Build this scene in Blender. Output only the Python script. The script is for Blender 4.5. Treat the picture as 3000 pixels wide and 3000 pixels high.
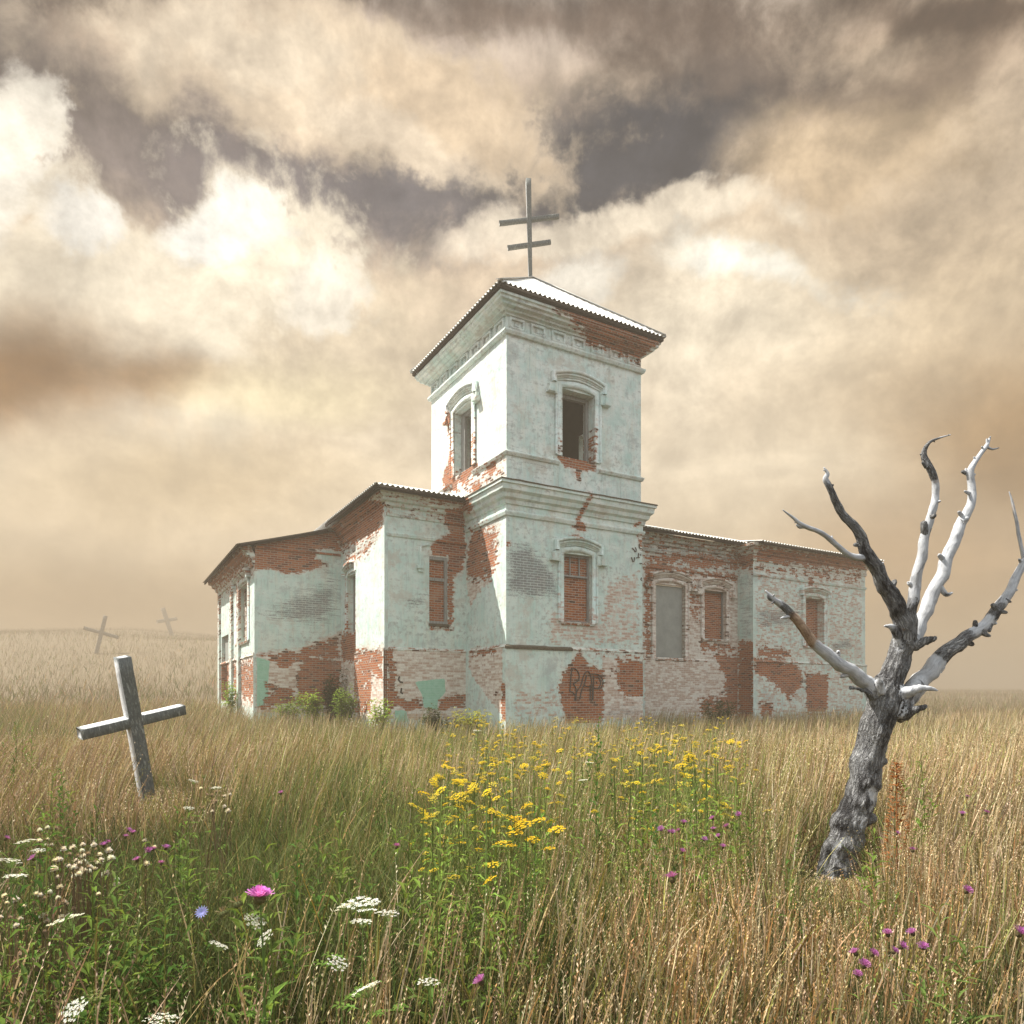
import bpy, bmesh, math, random
import numpy as np
from mathutils import Vector, Matrix, noise as mnoise

for _o in list(bpy.data.objects):
    bpy.data.objects.remove(_o, do_unlink=True)
scene = bpy.context.scene
COL = scene.collection
rng = np.random.default_rng(7)
random.seed(7)
R = math.radians

# ------------------------------------------------------------------ camera
EYE = 1.45
cam_d = bpy.data.cameras.new("camera")
cam_d.sensor_width = 36.0
cam_d.lens = 24.8
cam_d.shift_y = 0.1832
cam_d.clip_end = 3000.0
cam_d.clip_start = 0.05
cam = bpy.data.objects.new("camera", cam_d)
cam.location = (0, 0, EYE)
cam.rotation_euler = (R(90), 0, 0)
COL.objects.link(cam)
scene.camera = cam
F3, CX3, CY3 = 2066.8, 1500.0, 2049.7        # the photograph's own focal length and horizon, in its pixels

# ------------------------------------------------------------------ view and engine
vs = scene.view_settings
vs.view_transform = 'Standard'
vs.look = 'None'
vs.gamma = 1.0
vs.use_curve_mapping = False
vs.exposure = 1.15
cy = scene.cycles
cy.use_denoising = True
try:
    cy.denoiser = 'OPENIMAGEDENOISE'
except Exception:
    pass
cy.max_bounces = 6
cy.diffuse_bounces = 3
cy.glossy_bounces = 2
cy.transmission_bounces = 3
cy.transparent_max_bounces = 8
cy.volume_bounces = 1
cy.caustics_reflective = False
cy.caustics_refractive = False
cy.sample_clamp_indirect = 6.0

# ------------------------------------------------------------------ sun
SUN = Vector((-1.54, 0.26, 2.35)).normalized()      # direction towards the sun
sun_el = math.asin(SUN.z)
sun_az = math.atan2(SUN.x, SUN.y)                   # clockwise from +Y
sd = bpy.data.lights.new("sun", 'SUN')
sd.energy = 5.0
sd.angle = R(0.5)
sd.color = (1.0, 0.945, 0.86)
so = bpy.data.objects.new("sun", sd)
so.rotation_euler = SUN.to_track_quat('Z', 'Y').to_euler()
so.location = (-30, 5, 50)
COL.objects.link(so)


# ------------------------------------------------------------------ node helper
class NT:
    def __init__(s, tree):
        s.t = tree
        s.n = tree.nodes
        s.l = tree.links

    def node(s, typ, **kw):
        n = s.n.new(typ)
        for k, v in kw.items():
            setattr(n, k, v)
        return n

    def put(s, sock, v):
        if v is None:
            return
        if hasattr(v, 'is_output') or isinstance(v, bpy.types.NodeSocket):
            s.l.new(v, sock)
        else:
            if isinstance(v, (tuple, list)) and sock.type == 'RGBA' and len(v) == 3:
                v = (*v, 1.0)
            sock.default_value = v

    def m(s, op, a=None, b=None, c=None, clamp=False):
        n = s.node('ShaderNodeMath', operation=op, use_clamp=clamp)
        for i, v in enumerate((a, b, c)):
            s.put(n.inputs[i], v)
        return n.outputs[0]

    def v(s, op, a=None, b=None, scale=None):
        n = s.node('ShaderNodeVectorMath', operation=op)
        s.put(n.inputs[0], a)
        if b is not None:
            s.put(n.inputs[1], b)
        if scale is not None:
            s.put(n.inputs['Scale'], scale)
        return n.outputs['Value'] if op in ('LENGTH', 'DOT_PRODUCT') else n.outputs[0]

    def mix(s, f, a, b, mode='MIX'):
        n = s.node('ShaderNodeMix', data_type='RGBA', blend_type=mode)
        n.clamp_factor = True
        s.put(n.inputs['Factor'], f)
        s.put(n.inputs[6], a)
        s.put(n.inputs[7], b)
        return n.outputs[2]

    def noise(s, vec, scale, detail=4.0, rough=0.55, dist=0.0, dim='3D'):
        n = s.node('ShaderNodeTexNoise', noise_dimensions=dim)
        s.put(n.inputs['Vector'], vec)
        n.inputs['Scale'].default_value = scale
        n.inputs['Detail'].default_value = detail
        n.inputs['Roughness'].default_value = rough
        n.inputs['Distortion'].default_value = dist
        return n

    def step(s, x, a, b, lo=0.0, hi=1.0, kind='SMOOTHSTEP'):
        n = s.node('ShaderNodeMapRange', interpolation_type=kind)
        s.put(n.inputs['Value'], x)
        n.inputs['From Min'].default_value = a
        n.inputs['From Max'].default_value = b
        n.inputs['To Min'].default_value = lo
        n.inputs['To Max'].default_value = hi
        return n.outputs[0]

    def ramp(s, x, stops):
        n = s.node('ShaderNodeValToRGB')
        el = n.color_ramp.elements
        while len(el) < len(stops):
            el.new(0.5)
        for e, (p, c) in zip(el, stops):
            e.position = p
            e.color = (*c, 1.0) if len(c) == 3 else c
        s.put(n.inputs[0], x)
        return n.outputs[0]


def srgb(r, g, b):
    f = lambda c: (c / 255) / 12.92 if c <= 10 else ((c / 255 + 0.055) / 1.055) ** 2.4
    return (f(r), f(g), f(b))


# ------------------------------------------------------------------ world: daylight sky under a broken, warm cloud deck
world = bpy.data.worlds.new("World")
scene.world = world
world.use_nodes = True
W = NT(world.node_tree)
W.n.clear()
SKY_STR = 0.1
KSKY = 1.0 / SKY_STR / (2 ** vs.exposure)     # a cloud of display value 1 in node units


def sstep_py(x, a, b):
    t = min(1, max(0, (x - a) / (b - a)))
    return t * t * (3 - 2 * t)


def cl(r, g, b, k=1.0):
    c = srgb(r, g, b)
    k = k * (1.0 + 0.12 * sstep_py((r + g + b) / 3, 130, 235))      # the mist in front dims the bright cloud a little
    return tuple(x * KSKY * k for x in c)


nish = W.node('ShaderNodeTexSky', sky_type='NISHITA')
nish.sun_disc = False
nish.sun_elevation = sun_el
nish.sun_rotation = sun_az
nish.altitude = 100.0
nish.dust_density = 3.0
tc = W.node('ShaderNodeTexCoord').outputs['Generated']
sep = W.node('ShaderNodeSeparateXYZ')
W.put(sep.inputs[0], tc)
ys = W.m('MAXIMUM', sep.outputs[1], 0.12)
comb = W.node('ShaderNodeCombineXYZ')
W.put(comb.inputs[0], W.m('DIVIDE', sep.outputs[0], ys))
W.put(comb.inputs[1], W.m('DIVIDE', sep.outputs[2], ys))
UVs = comb.outputs[0]
n_big = W.noise(tc, 2.6, 9.0, 0.58, 0.25)
n_mid = W.noise(tc, 9.0, 7.0, 0.62, 0.2)
wb = W.v('SCALE', W.v('SUBTRACT', n_big.outputs['Color'], (0.5, 0.5, 0.5)), scale=0.26)
wm = W.v('SCALE', W.v('SUBTRACT', n_mid.outputs['Color'], (0.5, 0.5, 0.5)), scale=0.15)
uvw = W.v('ADD', W.v('ADD', UVs, wb), wm)          # torn, billowed coordinates
uvs = W.v('ADD', UVs, wb)
fb = n_big.outputs['Fac']
fm = n_mid.outputs['Fac']


def blob(px, py, rx, ry, rot, edge0=1.0, edge1=0.0, soft=False, add=None):
    """soft elliptical patch of sky; px, py, rx, ry on the photograph's 1932 grid"""
    u, v_ = (px - 966) / 1331, (1320 - py) / 1331
    mp = W.node('ShaderNodeMapping', vector_type='TEXTURE')
    W.put(mp.inputs[0], uvs if soft else uvw)
    mp.inputs['Location'].default_value = (u, v_, 0)
    mp.inputs['Rotation'].default_value = (0, 0, R(rot))
    mp.inputs['Scale'].default_value = (rx / 1331, ry / 1331, 1)
    flat = W.v('MULTIPLY', mp.outputs[0], (1, 1, 0))
    d = W.v('LENGTH', flat)
    if add is not None:
        d = W.m('ADD', d, add)
    return W.step(d, edge0, edge1)


# base: tan at the horizon, cream higher, browner towards the top
el = sep.outputs[2]
base = W.ramp(el, [(0.0, cl(188, 160, 122)), (0.12, cl(214, 188, 150)), (0.3, cl(250, 231, 200)),
                   (0.52, cl(214, 192, 164)), (0.64, cl(196, 172, 146)), (1.0, cl(248, 248, 246, 1.5))])
c = base
shade = W.step(fm, 0.3, 0.72)
n_puf = W.noise(tc, 21.0, 7.0, 0.66, 0.3).outputs['Fac']
billow = W.m('ADD', W.m('MULTIPLY', W.m('SUBTRACT', fm, 0.5), 1.5), W.m('MULTIPLY', W.m('SUBTRACT', n_puf, 0.5), 0.7))
SKYP = [
    # px, py, rx, ry, rot, colour, amount, soft, edge0, edge1
    (1750, 640, 560, 400, 0, cl(228, 202, 162), 0.55, True, 1.0, 0.2),
    (1330, 620, 460, 300, 10, cl(250, 235, 208), 0.85, True, 1.0, 0.1),
    (1900, 850, 400, 270, 0, cl(166, 130, 82), 0.9, True, 1.0, 0.1),
    (1750, 1080, 460, 170, 0, cl(190, 152, 106), 0.7, True, 1.0, 0.1),
    (1620, 260, 620, 300, -8, cl(210, 188, 158), 0.85, False, 1.2, 0.2),
    (1400, 110, 330, 150, -20, cl(104, 90, 80), 0.95, False, 1.3, 0.1),
    (1730, 120, 260, 90, 20, cl(128, 106, 86), 0.75, False, 1.3, 0.1),
    (1800, 0, 460, 80, -8, cl(96, 76, 58), 0.95, False, 1.3, 0.1),
    (300, -10, 1200, 80, 0, cl(84, 68, 56), 0.95, False, 1.3, 0.1),
    (1050, 30, 500, 70, 0, cl(120, 98, 80), 0.8, False, 1.3, 0.1),
    (300, 270, 560, 190, -22, cl(132, 119, 112), 0.97, False, 1.2, 0.3),
    (620, 380, 440, 130, -8, cl(116, 108, 108), 0.92, False, 1.2, 0.3),
    (900, 340, 330, 110, 6, cl(104, 99, 101), 0.92, False, 1.15, 0.4),
    (1190, 272, 330, 165, 4, cl(74, 73, 76), 1.0, False, 1.15, 0.45),
    (40, 110, 280, 90, -22, cl(112, 99, 90), 0.85, False, 1.15, 0.3),
    (600, 140, 560, 160, -12, cl(228, 206, 176), 1.0, False, 1.1, 0.6),
    (850, 200, 220, 120, -8, cl(226, 201, 168), 1.0, False, 1.1, 0.6),
    (430, 90, 330, 100, -10, cl(238, 219, 191), 0.9, False, 1.0, 0.4),
    (760, 260, 240, 60, -18, cl(240, 220, 192), 0.8, False, 1.1, 0.4),
    (1600, 270, 240, 130, 0, cl(212, 186, 150), 0.8, False, 1.1, 0.4),
    (-10, 290, 110, 170, 0, cl(255, 245, 226, 1.05), 1.0, False, 1.1, 0.7),
    (150, 530, 270, 250, 0, cl(250, 234, 206), 1.0, False, 1.1, 0.68),
    (430, 570, 330, 250, 10, cl(252, 237, 210), 1.0, False, 1.1, 0.68),
    (660, 660, 250, 190, 0, cl(234, 214, 182), 0.9, False, 1.1, 0.5),
    (160, 380, 130, 70, 0, cl(255, 248, 234, 1.05), 1.0, False, 1.1, 0.5),
    (430, 410, 150, 65, 0, cl(255, 249, 236, 1.05), 1.0, False, 1.1, 0.5),
    (620, 520, 110, 60, 0, cl(255, 245, 226), 0.8, False, 1.1, 0.5),
    (960, 430, 160, 60, 20, cl(238, 222, 198), 0.7, False, 1.1, 0.4),
    (1250, 390, 380, 50, 6, cl(250, 234, 208), 0.9, False, 1.1, 0.4),
    (1420, 510, 260, 80, -15, cl(255, 249, 232, 1.05), 0.95, False, 1.0, 0.2),
    (1080, 500, 140, 60, 20, cl(255, 247, 230), 0.8, False, 1.0, 0.2),
    (20, 690, 430, 190, 0, cl(150, 108, 52), 1.0, True, 1.1, 0.1),
    (330, 690, 240, 80, 0, cl(176, 132, 74), 0.8, True, 1.0, 0.1),
    (540, 720, 300, 110, 0, cl(255, 236, 194, 1.04), 0.95, True, 1.0, 0.1),
    (380, 900, 620, 140, 0, cl(226, 198, 152), 0.6, True, 1.0, 0.1),
    (120, 1130, 500, 120, 0, cl(188, 156, 114), 0.6, True, 1.0, 0.1),
]
for (px, py, rx, ry, rot, colr, amt, soft, e0, e1) in SKYP:
    f = blob(px, py, rx, ry, rot, e0, e1, soft, None if soft else billow)
    c = W.mix(W.m('MULTIPLY', f, amt), c, colr)
# light and dark clumps inside the clouds
lum = W.step(W.m('ADD', W.m('MULTIPLY', fm, 0.6), W.m('MULTIPLY', fb, 0.4)), 0.3, 0.7, 0.66, 1.26, 'LINEAR')
n_fine = W.noise(tc, 30.0, 6.0, 0.7, 0.4)
lum2 = W.step(n_fine.outputs['Fac'], 0.3, 0.7, 0.9, 1.1, 'LINEAR')
lumc = W.m('MULTIPLY', lum, lum2)
# relief of the billows: bright towards the sun, grey away from it
tc2 = W.v('ADD', tc, (-0.016, 0.0, 0.020))
n_mid2 = W.noise(tc2, 9.0, 7.0, 0.62, 0.2)
relief = W.m('SUBTRACT', fm, n_mid2.outputs['Fac'])
lumc = W.m('MULTIPLY', lumc, W.step(relief, -0.13, 0.13, 0.82, 1.18, 'LINEAR'))
calm = W.step(el, 0.10, 0.60, 0.22, 1.0)        # the deck flattens out and smooths towards the horizon
flat_v = W.v('MULTIPLY', tc, (1.0, 1.0, 3.2))
n_flat = W.noise(flat_v, 3.4, 6.0, 0.55, 0.3).outputs['Fac']
lumc = W.m('ADD', 1.0, W.m('MULTIPLY', W.m('SUBTRACT', lumc, 1.0), calm))
lumc = W.m('MULTIPLY', lumc, W.step(n_flat, 0.32, 0.68, 0.88, 1.12))
c = W.v('SCALE', c, scale=lumc)
# the clear daylight sky shows faintly through the deck
c = W.mix(0.035, c, nish.outputs[0])
# the far half of the sky, behind the viewer: unseen cloud, brightened to fill the shaded walls
back = W.step(sep.outputs[1], 0.3, -0.15)
c = W.mix(back, c, cl(240, 248, 255, 1.24))
low = W.step(el, 0.0, -0.08)
c = W.mix(low, c, cl(120, 104, 80))
bg = W.node('ShaderNodeBackground')
W.put(bg.inputs[0], c)
bg.inputs[1].default_value = SKY_STR
wo = W.node('ShaderNodeOutputWorld')
W.l.new(bg.outputs[0], wo.inputs[0])
try:
    world.cycles.sampling_method = 'MANUAL'
    world.cycles.sample_map_resolution = 512
except Exception:
    pass


# ------------------------------------------------------------------ helpers: objects
def tag(o, label=None, cat=None, group=None, kind=None):
    if label:
        o['label'] = label
    if cat:
        o['category'] = cat
    if group:
        o['group'] = group
    if kind:
        o['kind'] = kind
    return o


def empty(name, loc=(0, 0, 0), rz=0.0):
    o = bpy.data.objects.new(name, None)
    o.location = loc
    o.rotation_euler = (0, 0, rz)
    o.empty_display_size = 0.2
    COL.objects.link(o)
    return o


def link_mesh(name, me, mat=None, parent=None):
    o = bpy.data.objects.new(name, me)
    COL.objects.link(o)
    if mat is not None:
        me.materials.append(mat)
    if parent is not None:
        o.parent = parent
    return o


def mesh_np(name, V, Fq, attrs=None, smooth=False):
    """mesh from numpy: V (n,3); Fq list of arrays (m,3) or (m,4); attrs {name: (type, array)} on points"""
    me = bpy.data.meshes.new(name)
    V = np.asarray(V, np.float32)
    me.vertices.add(len(V))
    me.vertices.foreach_set('co', V.ravel())
    if not isinstance(Fq, (list, tuple)):
        Fq = [Fq]
    Fq = [np.asarray(f, np.int32) for f in Fq if len(f)]
    tot = [np.full(len(f), f.shape[1], np.int32) for f in Fq]
    tot = np.concatenate(tot)
    idx = np.concatenate([f.ravel() for f in Fq])
    st = np.zeros(len(tot), np.int32)
    st[1:] = np.cumsum(tot)[:-1]
    me.loops.add(len(idx))
    me.loops.foreach_set('vertex_index', idx)
    me.polygons.add(len(tot))
    me.polygons.foreach_set('loop_start', st)
    me.polygons.foreach_set('loop_total', tot)
    if smooth:
        me.polygons.foreach_set('use_smooth', np.ones(len(tot), bool))
    if attrs:
        for k, (typ, arr) in attrs.items():
            a = me.attributes.new(k, typ, 'POINT')
            arr = np.asarray(arr, np.float32)
            a.data.foreach_set({'FLOAT': 'value', 'FLOAT_VECTOR': 'vector', 'FLOAT_COLOR': 'color'}[typ], arr.ravel())
    me.update(calc_edges=True)
    me.validate(clean_customdata=False)
    return me


def material(name):
    m_ = bpy.data.materials.new(name)
    m_.use_nodes = True
    t = NT(m_.node_tree)
    t.n.clear()
    out = t.node('ShaderNodeOutputMaterial')
    return m_, t, out


def vnoise(P, scale, seed=0.0, octaves=3):
    """cheap numpy value noise in 0..1 for (n,2) or (n,3) points"""
    P = np.asarray(P, float) * scale + seed * 17.31
    if P.shape[1] == 2:
        P = np.column_stack([P, np.zeros(len(P))])
    tot = np.zeros(len(P))
    amp, s = 0.5, 0.0
    for _ in range(octaves):
        i = np.floor(P).astype(np.int64)
        f = P - i
        f = f * f * (3 - 2 * f)
        r = 0
        for dx in (0, 1):
            for dy in (0, 1):
                for dz in (0, 1):
                    h = ((i[:, 0] + dx) * 73856093) ^ ((i[:, 1] + dy) * 19349663) ^ ((i[:, 2] + dz) * 83492791)
                    h = (h ^ (h >> 13)) * 1274126177 & 0x7fffffff
                    h = ((h ^ (h >> 16)) & 0xffff) / 65535.0
                    w = (f[:, 0] if dx else 1 - f[:, 0]) * (f[:, 1] if dy else 1 - f[:, 1]) * (f[:, 2] if dz else 1 - f[:, 2])
                    r = r + h * w
        tot += r * amp
        s += amp
        amp *= 0.5
        P = P * 2.03 + 5.7
    return tot / s


# ------------------------------------------------------------------ ground shape
TREE_XY = (0.0, 0.0)


def sstep(x, a, b):
    t = np.clip((np.asarray(x, float) - a) / (b - a), 0, 1)
    return t * t * (3 - 2 * t)


def ground_z(x, y):
    x = np.asarray(x, float)
    y = np.asarray(y, float)
    lf = 0.2 + 0.8 * sstep(-x, -2, 10)
    # a long slope that climbs away into the mist
    g = 0
    for o in (-9, -3, 3, 9):
        g = g + np.interp(y + o, [20, 34, 60, 95, 120, 196], [0, .75, 2.4, 7.4, 12.5, 20.6]) / 4
    right = 0
    for o in (-9, -3, 3, 9):
        right = right + np.interp(y + o, [20, 60, 196, 850], [0, .5, 3.9, 11.2]) / 4
    g = right + (g - right) * (lf - .2) / .8
    g = g * (1 + sstep(y, 70, 150) * (.07 * np.sin(x * .031 + .6) + .05 * np.sin(x * .083 + y * .02)))
    g = g + 0.05 * np.sin(x * 0.9 + 1.3) * np.sin(y * 0.7) * sstep(y, 2, 6)
    d2 = (x - 2.35) ** 2 + (y - 5.1) ** 2
    g = g + 0.14 * np.exp(-d2 / 1.6)
    return g


def hit(px, py, h=0.0):
    """point of the meadow seen at a pixel of the photograph, h metres above the soil"""
    dx, dz = (px - CX3) / F3, -(py - CY3) / F3
    t = 1.0
    prev = None
    while t < 400:
        gap = EYE + dz * t - (float(ground_z(dx * t, t)) + h)
        if gap <= 0:
            break
        t *= 1.01
    return Vector((dx * t, t, EYE + dz * t))


def at_depth(px, py, y):
    return Vector(((px - CX3) / F3 * y, y, EYE - (py - CY3) / F3 * y))
# ------------------------------------------------------------------ terrain and haze
def build_ground():
    xs = np.concatenate([-np.geomspace(760, 32, 26), np.linspace(-30, 30, 121), np.geomspace(32, 760, 26)])
    ysv = np.concatenate([[-760, -400, -200, -90, -40, -20, -10, -5], np.linspace(-3, 40, 130), np.geomspace(41, 900, 60)])
    X, Y = np.meshgrid(xs, ysv)
    Z = ground_z(X, Y)
    V = np.column_stack([X.ravel(), Y.ravel(), Z.ravel()])
    nx, ny = len(xs), len(ysv)
    i = np.arange(ny - 1)[:, None] * nx + np.arange(nx - 1)[None, :]
    Q = np.stack([i, i + 1, i + nx + 1, i + nx], -1).reshape(-1, 4)
    me = mesh_np("ground", V, Q, smooth=True)
    mt, t, out = material("meadow soil")
    geo = t.node('ShaderNodeNewGeometry').outputs['Position']
    n1 = t.noise(geo, 0.35, 5).outputs['Fac']
    n2 = t.noise(geo, 9.0, 6, 0.7).outputs['Fac']
    far = t.ramp(n1, [(0.3, (0.19, 0.155, 0.105)), (0.55, (0.165, 0.135, 0.09)), (0.75, (0.21, 0.17, 0.115))])  # haze put into the colour: distant slope toned to melt into mist
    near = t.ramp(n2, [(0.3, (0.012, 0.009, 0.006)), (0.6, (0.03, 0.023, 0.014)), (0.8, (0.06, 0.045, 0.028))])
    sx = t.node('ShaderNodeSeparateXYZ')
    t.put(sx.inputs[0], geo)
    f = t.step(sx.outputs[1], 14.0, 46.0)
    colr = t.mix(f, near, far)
    b = t.node('ShaderNodeBsdfPrincipled')
    t.put(b.inputs['Base Color'], colr)
    b.inputs['Roughness'].default_value = 1.0
    b.inputs['Specular IOR Level'].default_value = 0.1
    bp = t.node('ShaderNodeBump')
    bp.inputs['Strength'].default_value = 0.7
    bp.inputs['Distance'].default_value = 0.05
    t.put(bp.inputs['Height'], n2)
    t.put(b.inputs['Normal'], bp.outputs[0])
    t.l.new(b.outputs[0], out.inputs[0])
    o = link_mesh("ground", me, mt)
    tag(o, kind='structure')


build_ground()

HAZE_TOP = 22.8


def build_haze():
    x0, x1, y0, y1, z0, z1 = -780, 780, -780, 920, -1.2, HAZE_TOP
    V = [(x, y, z) for z in (z0, z1) for y in (y0, y1) for x in (x0, x1)]
    Q = [(0, 2, 3, 1), (4, 5, 7, 6), (0, 1, 5, 4), (2, 6, 7, 3), (0, 4, 6, 2), (1, 3, 7, 5)]
    me = mesh_np("haze", V, np.array(Q))
    mt, t, out = material("warm ground haze")
    p = t.node('ShaderNodeVolumePrincipled')
    p.inputs['Color'].default_value = (0.41, 0.357, 0.288, 1)
    p.inputs['Density'].default_value = 0.0056
    p.inputs['Anisotropy'].default_value = 0.15
    t.l.new(p.outputs[0], out.inputs['Volume'])
    o = link_mesh("haze", me, mt)
    tag(o, kind='stuff')


build_haze()

# ------------------------------------------------------------------ the church, in its own axes (x along the shaded fronts, y along the sunlit sides)
TH = R(30.2)
CO = Vector((-0.183, 22.0, 0.0))
church = empty("church", CO, TH)
tag(church, "abandoned brick church with peeling mint plaster, square tower and corrugated roofs", "church")
CT, ST = math.cos(TH), math.sin(TH)


def to_local(P):
    d = P - CO
    return Vector((d.x * CT + d.y * ST, -d.x * ST + d.y * CT, d.z))


class Plane:
    """a vertical wall plane of the church; d is the distance out of the wall"""
    def __init__(s, key, axis, c, sign=-1):
        s.key, s.axis, s.c, s.sign = key, axis, c, sign
        s.wear = []

    def P(s, a, d, z):
        w = s.c + s.sign * d
        return (a, w, z) if s.axis == 'y' else (w, a, z)

    def uv(s, px, py):
        dx, dz = (px - CX3) / F3, -(py - CY3) / F3
        # camera ray in church axes
        o = to_local(Vector((0, 0, EYE)))
        d = Vector((dx * CT + ST, -dx * ST + CT, dz))
        k = (s.c - (o.y if s.axis == 'y' else o.x)) / (d.y if s.axis == 'y' else d.x)
        q = o + d * k
        return ((q.x if s.axis == 'y' else q.y), q.z)


CROPS = {1: (1150, 750, 850 / 1932), 2: (1150, 1350, 850 / 1932), 3: (580, 1350, 850 / 1932), 4: (1800, 1450, 850 / 1932),
         5: (1600, 1850, 300 / 1932), 6: (1800, 1560, 160 / 1932), 7: (800, 1900, 400 / 1932)}


def cp(crop, x, y):
    ox, oy, k = CROPS[crop]
    return ox + x * k, oy + y * k


TW, TL_ = 5.5, 5.86
N0, NX0, NX1, NY1 = 2.77, -2.85, 13.33, 10.8
PL = {
    'TR': Plane('TR', 'y', 0.0), 'TL': Plane('TL', 'x', 0.0),
    'TB': Plane('TB', 'y', TL_, 1), 'TE': Plane('TE', 'x', TW, 1),
    'L1F': Plane('L1F', 'y', N0), 'L1L': Plane('L1L', 'x', NX0),
    'R1F': Plane('R1F', 'y', N0), 'R2L': Plane('R2L', 'x', NX1), 'R2F': Plane('R2F', 'y', 1.91),
    'R2E': Plane('R2E', 'x', 21.2, 1), 'L2F': Plane('L2F', 'y', 8.0), 'L2L': Plane('L2L', 'x', -6.06),
    'L2B': Plane('L2B', 'y', 17.0, 1), 'NB': Plane('NB', 'y', NY1, 1),
}
CHAN = {'brick': 0, 'wash': 1, 'stain': 2, 'mint': 3}


def wear(key, chan, crop, pts, w=1.0, soft=0.16):
    P = PL[key]
    PL[key].wear.append((CHAN[chan], np.array([P.uv(*cp(crop, *p)) for p in pts]), w, soft * (1.7 if chan == 'brick' else 1.2)))


def sdist(Q, poly):
    """signed distance of points to a polygon, positive inside"""
    n = len(poly)
    d = np.full(len(Q), 1e9)
    ins = np.zeros(len(Q), bool)
    for i in range(n):
        a, b = poly[i], poly[(i + 1) % n]
        ab = b - a
        t = np.clip(((Q - a) @ ab) / (ab @ ab + 1e-12), 0, 1)
        d = np.minimum(d, np.linalg.norm(Q - a - t[:, None] * ab, axis=1))
        c = (a[1] > Q[:, 1]) != (b[1] > Q[:, 1])
        xi = a[0] + (Q[:, 1] - a[1]) * (b[0] - a[0]) / ((b[1] - a[1]) if abs(b[1] - a[1]) > 1e-9 else 1e-9)
        ins ^= c & (Q[:, 0] < xi)
    return np.where(ins, d, -d)


def wear_of(key, A, Z, base=(0, 0, 0, 0)):
    out = np.tile(np.array(base, float), (len(A), 1))
    Q = np.column_stack([A, Z])
    if key in PL:
        for ch, poly, w, soft in PL[key].wear:
            lo, hi = poly.min(0) - soft, poly.max(0) + soft
            m = (Q[:, 0] > lo[0]) & (Q[:, 0] < hi[0]) & (Q[:, 1] > lo[1]) & (Q[:, 1] < hi[1])
            if not m.any():
                continue
            v = np.clip(0.5 + 0.5 * sdist(Q[m], poly) / soft, 0, 1) * w
            out[m, ch] = np.maximum(out[m, ch], v)
    return out


# --- worn patches traced wall by wall (brick laid bare, thin limewash, grey stains, old bright mint)
wear('TR', 'brick', 1, [(1090, 1330), (1200, 1350), (1360, 1370), (1350, 1430), (1240, 1425), (1150, 1400)], 1, .06)
wear('TR', 'brick', 1, [(1225, 1420), (1250, 1420), (1252, 1490), (1222, 1480)], 1, .06)
wear('TR', 'brick', 1, [(1300, 1165), (1350, 1170), (1350, 1390), (1310, 1390)], .9, .06)
wear('TR', 'brick', 1, [(945, 300), (1050, 330), (1640, 560), (1720, 600), (1650, 690), (1500, 640), (1330, 590), (1180, 480), (1040, 400)], 1, .12)
wear('TR', 'brick', 1, [(1290, 590), (1650, 690), (1650, 760), (1500, 690)], .52, .12)
wear('TL', 'brick', 1, [(372, 1045), (402, 1040), (395, 1190), (360, 1190)], 1, .07)
wear('TL', 'brick', 1, [(320, 1490), (385, 1320), (405, 1460), (430, 1500), (420, 1570), (345, 1560)], 1, .1)
wear('TL', 'brick', 1, [(400, 1480), (560, 1370), (560, 1420), (480, 1490), (470, 1520)], 1, .07)
wear('TL', 'brick', 1, [(520, 1540), (580, 1490), (578, 1560), (540, 1600)], 1, .08)
wear('TL', 'brick', 1, [(610, 1395), (680, 1365), (692, 1420), (640, 1465)], .95, .1)
wear('TL', 'brick', 1, [(440, 1470), (750, 1310), (745, 1460), (520, 1600), (430, 1590)], .42, .1)
wear('TL', 'brick', 1, [(460, 1620), (540, 1590), (580, 1640), (560, 1720), (465, 1700)], 1, .1)
wear('TL', 'brick', 2, [(488, 640), (530, 450), (620, 430), (705, 420), (700, 700), (650, 800), (560, 830), (490, 820)], .72, .2)
wear('TL', 'brick', 2, [(495, 640), (530, 460), (590, 450), (590, 640), (560, 720), (500, 800)], 1, .15)
wear('TL', 'wash', 2, [(480, 800), (680, 790), (570, 880), (520, 980)], .9, .15)
wear('TL', 'wash', 2, [(515, 1250), (740, 1230), (740, 1700), (600, 1520), (560, 1470), (520, 1390)], 1, .1)
wear('TL', 'brick', 2, [(515, 1255), (705, 1235), (700, 1300), (520, 1300)], .8, .1)
wear('TL', 'brick', 2, [(735, 1480), (765, 1490), (765, 1730), (730, 1730)], 1, .05)
wear('TL', 'brick', 2, [(640, 1500), (715, 1500), (700, 1570)], .6, .1)
wear('TR', 'brick', 2, [(1238, 1250), (1300, 1360), (1400, 1400), (1400, 1520), (1395, 1740), (1150, 1740), (1100, 1510), (1140, 1400), (1200, 1340)], 1, .09)
wear('TR', 'brick', 2, [(1500, 1330), (1665, 1330), (1690, 1560), (1560, 1580), (1490, 1500)], 1, .16)
wear('TR', 'brick', 2, [(1270, 1270), (1660, 1280), (1690, 1560), (1560, 1600), (1440, 1420), (1470, 1330)], .55, .2)
wear('TR', 'brick', 2, [(755, 540), (778, 545), (775, 590), (755, 590)], 1, .06)
wear('TR', 'brick', 2, [(1290, 205), (1315, 215), (1275, 300), (1245, 400), (1285, 440), (1285, 470), (1195, 450), (1228, 390), (1250, 290)], .95, .06)
wear('TR', 'brick', 2, [(1228, 470), (1260, 470), (1250, 530), (1180, 520), (1185, 490)], .6, .06)
wear('TR', 'brick', 2, [(1600, 410), (1640, 415), (1640, 435), (1605, 435)], 1, .05)
wear('TR', 'brick', 2, [(1620, 480), (1668, 490), (1668, 600), (1640, 560)], .7, .08)
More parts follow.
